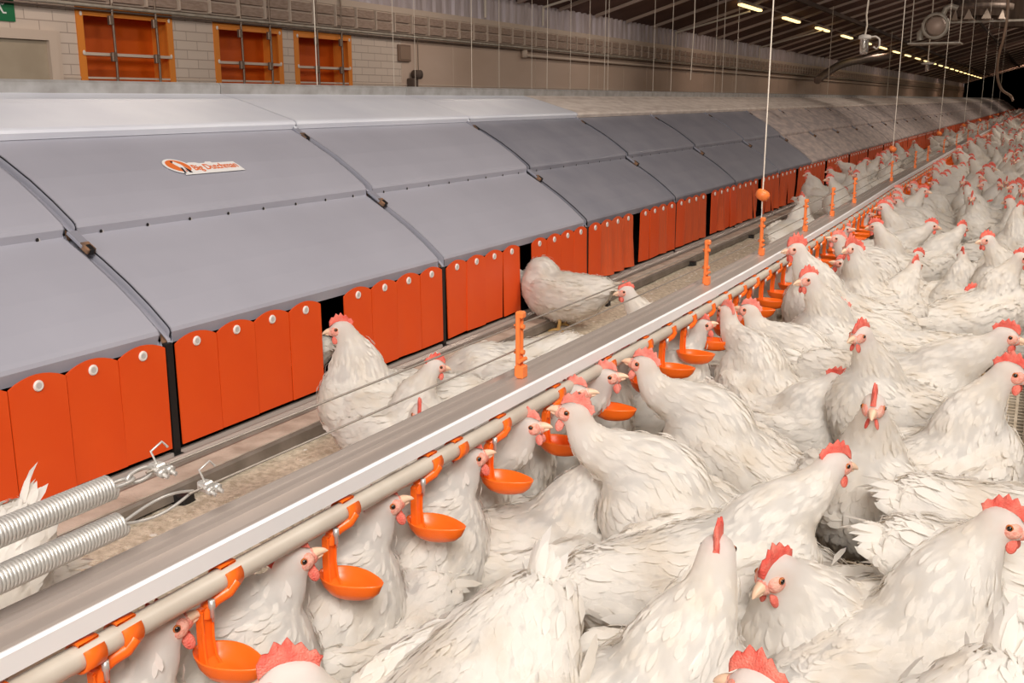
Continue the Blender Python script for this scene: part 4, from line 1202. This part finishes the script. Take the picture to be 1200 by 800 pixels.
def free(x, y, dmin):
    for (a, b_, _) in placed:
        if abs(b_-y) < dmin and math.hypot(a-x, b_-y) < dmin: return False
    return True
def vis_label(y, zone):
    return {'near': 'white hen in the crowd on the slats in the middle distance', 'far': 'white hen far back in the dense flock', 'lane': 'white hen in the lane between nests and rail, far back',
            'cup': 'white hen standing with her beak at the far orange cups'}[zone]
cnt = 0
y = 3.3
while y < 30 and cnt < 85:
    x = trx(y)+RNG.uniform(.24,.30)
    if free(x, y, .15):
        put_hen(RNG.choice(['reach','reach','drink','alert','rooster'] if RNG.random() < .5 else ['reach','drink']), x, y, PI+RNG.uniform(-.5,.5), RNG.uniform(1.0,1.1), vis_label(y,'cup'), 'hens at the far cups', y < 9)
        cnt += 1
    y += RNG.uniform(.17,.27)*(1 + y/40)
poses_f = ['alert','alertL','alertR','rest','rest','walk','walkR','fluffy','alert','rest','plump','alertL']
tries = 0; want = 300 - NH[0] - 26; c2 = 0
cells = []
yy = 2.4
while yy < 31:
    for xx in (-.42,-.24,-.06):
        cells.append((xx+RNG.uniform(-.05,.05), yy+RNG.uniform(-.06,.06)))
    yy += .205+.003*yy
for x, y in cells:
    if c2 >= want: break
    if 2.9 < y < 6.1 and -.57 < x < -.14: continue
    if 7.5 < y < 12 and abs(x+.50) < .09: continue
    if y < 4.6 and not free(x, y, .30): continue
    if not free(x, y, .21 if y < 5 else .17): continue
    put_hen(RNG.choice(poses_f if y > 4.6 else ['rest','feed','rest']), x, y, RNG.uniform(0, 2*PI), RNG.uniform(.98,1.08), vis_label(y, 'near' if y < 9 else 'far'), 'hens in the dense flock', y < 8)
    c2 += 1
ylast = y
for i in range(400):
    if NH[0] >= 300: break
    y = RNG.uniform(8, 13) if i < 60 else RNG.uniform(8, 28); x = RNG.uniform(-1.56, -1.12)
    if not free(x, y, .25): continue
    put_hen(RNG.choice(poses_f), x, y, RNG.uniform(0, 2*PI), RNG.uniform(.92,1.02), vis_label(y, 'lane'), 'hens in the lane before the nests', y < 8)
print('hens', NH[0], 'cup', cnt, 'flock', c2, 'flock reaches', ylast)
# the rest of the flock as one mesh
def lowdata(v):
    m = v['full']; return np.array([tuple(p) for p in m.v]), m.f, m.m, m.mats
LD = [lowdata(v) for v in LOWV]
AV = []; AF = []; AM = []; off = 0
mats_all = []
for q in LD:
    for mm in q[3]:
        if mm not in mats_all: mats_all.append(mm)
y = ylast
spots = []
while y < 70:
    for xx in (-.52,-.33,-.16,.01,.40,.62):
        spots.append((xx + (trx(y)+.82) + RNG.uniform(-.07,.07), y+RNG.uniform(-.08,.08)))
    for xx in (-1.5,-1.25):
        if RNG.random() < .4: spots.append((xx+RNG.uniform(-.1,.1), y))
    y += .27+.006*(y-20)
yy = 12
for x, y in spots:
    if not free(x, y, .20): continue
    placed.append((x, y, 0))
    V_, F_, M_, mt = LD[RNG.randrange(len(LD))]
    a = RNG.uniform(0, 2*PI) if x > -.6 or x < -1 else PI
    s = RNG.uniform(.92,1.05); c, sn = math.cos(a)*s, math.sin(a)*s
    W_ = np.empty_like(V_); W_[:,0] = V_[:,0]*c - V_[:,1]*sn + x; W_[:,1] = V_[:,0]*sn + V_[:,1]*c + y; W_[:,2] = V_[:,2]*s
    AV.append(W_); AF.extend([tuple(k+off for k in f) for f in F_]); mp_ = [mats_all.index(q) for q in mt]; AM.extend([mp_[k] for k in M_]); off += len(V_)
me = bpy.data.meshes.new('distant_flock'); me.from_pydata(np.concatenate(AV).tolist(), [], AF)
for mm in mats_all: me.materials.append(mm)
me.polygons.foreach_set('material_index', AM); me.polygons.foreach_set('use_smooth', [True]*len(AF)); me.update()
tag(link('distant_flock', me), 'the flock of white hens furthest away towards the hall end', 'hens', kind='stuff')
print('low faces', len(AF), len(spots))
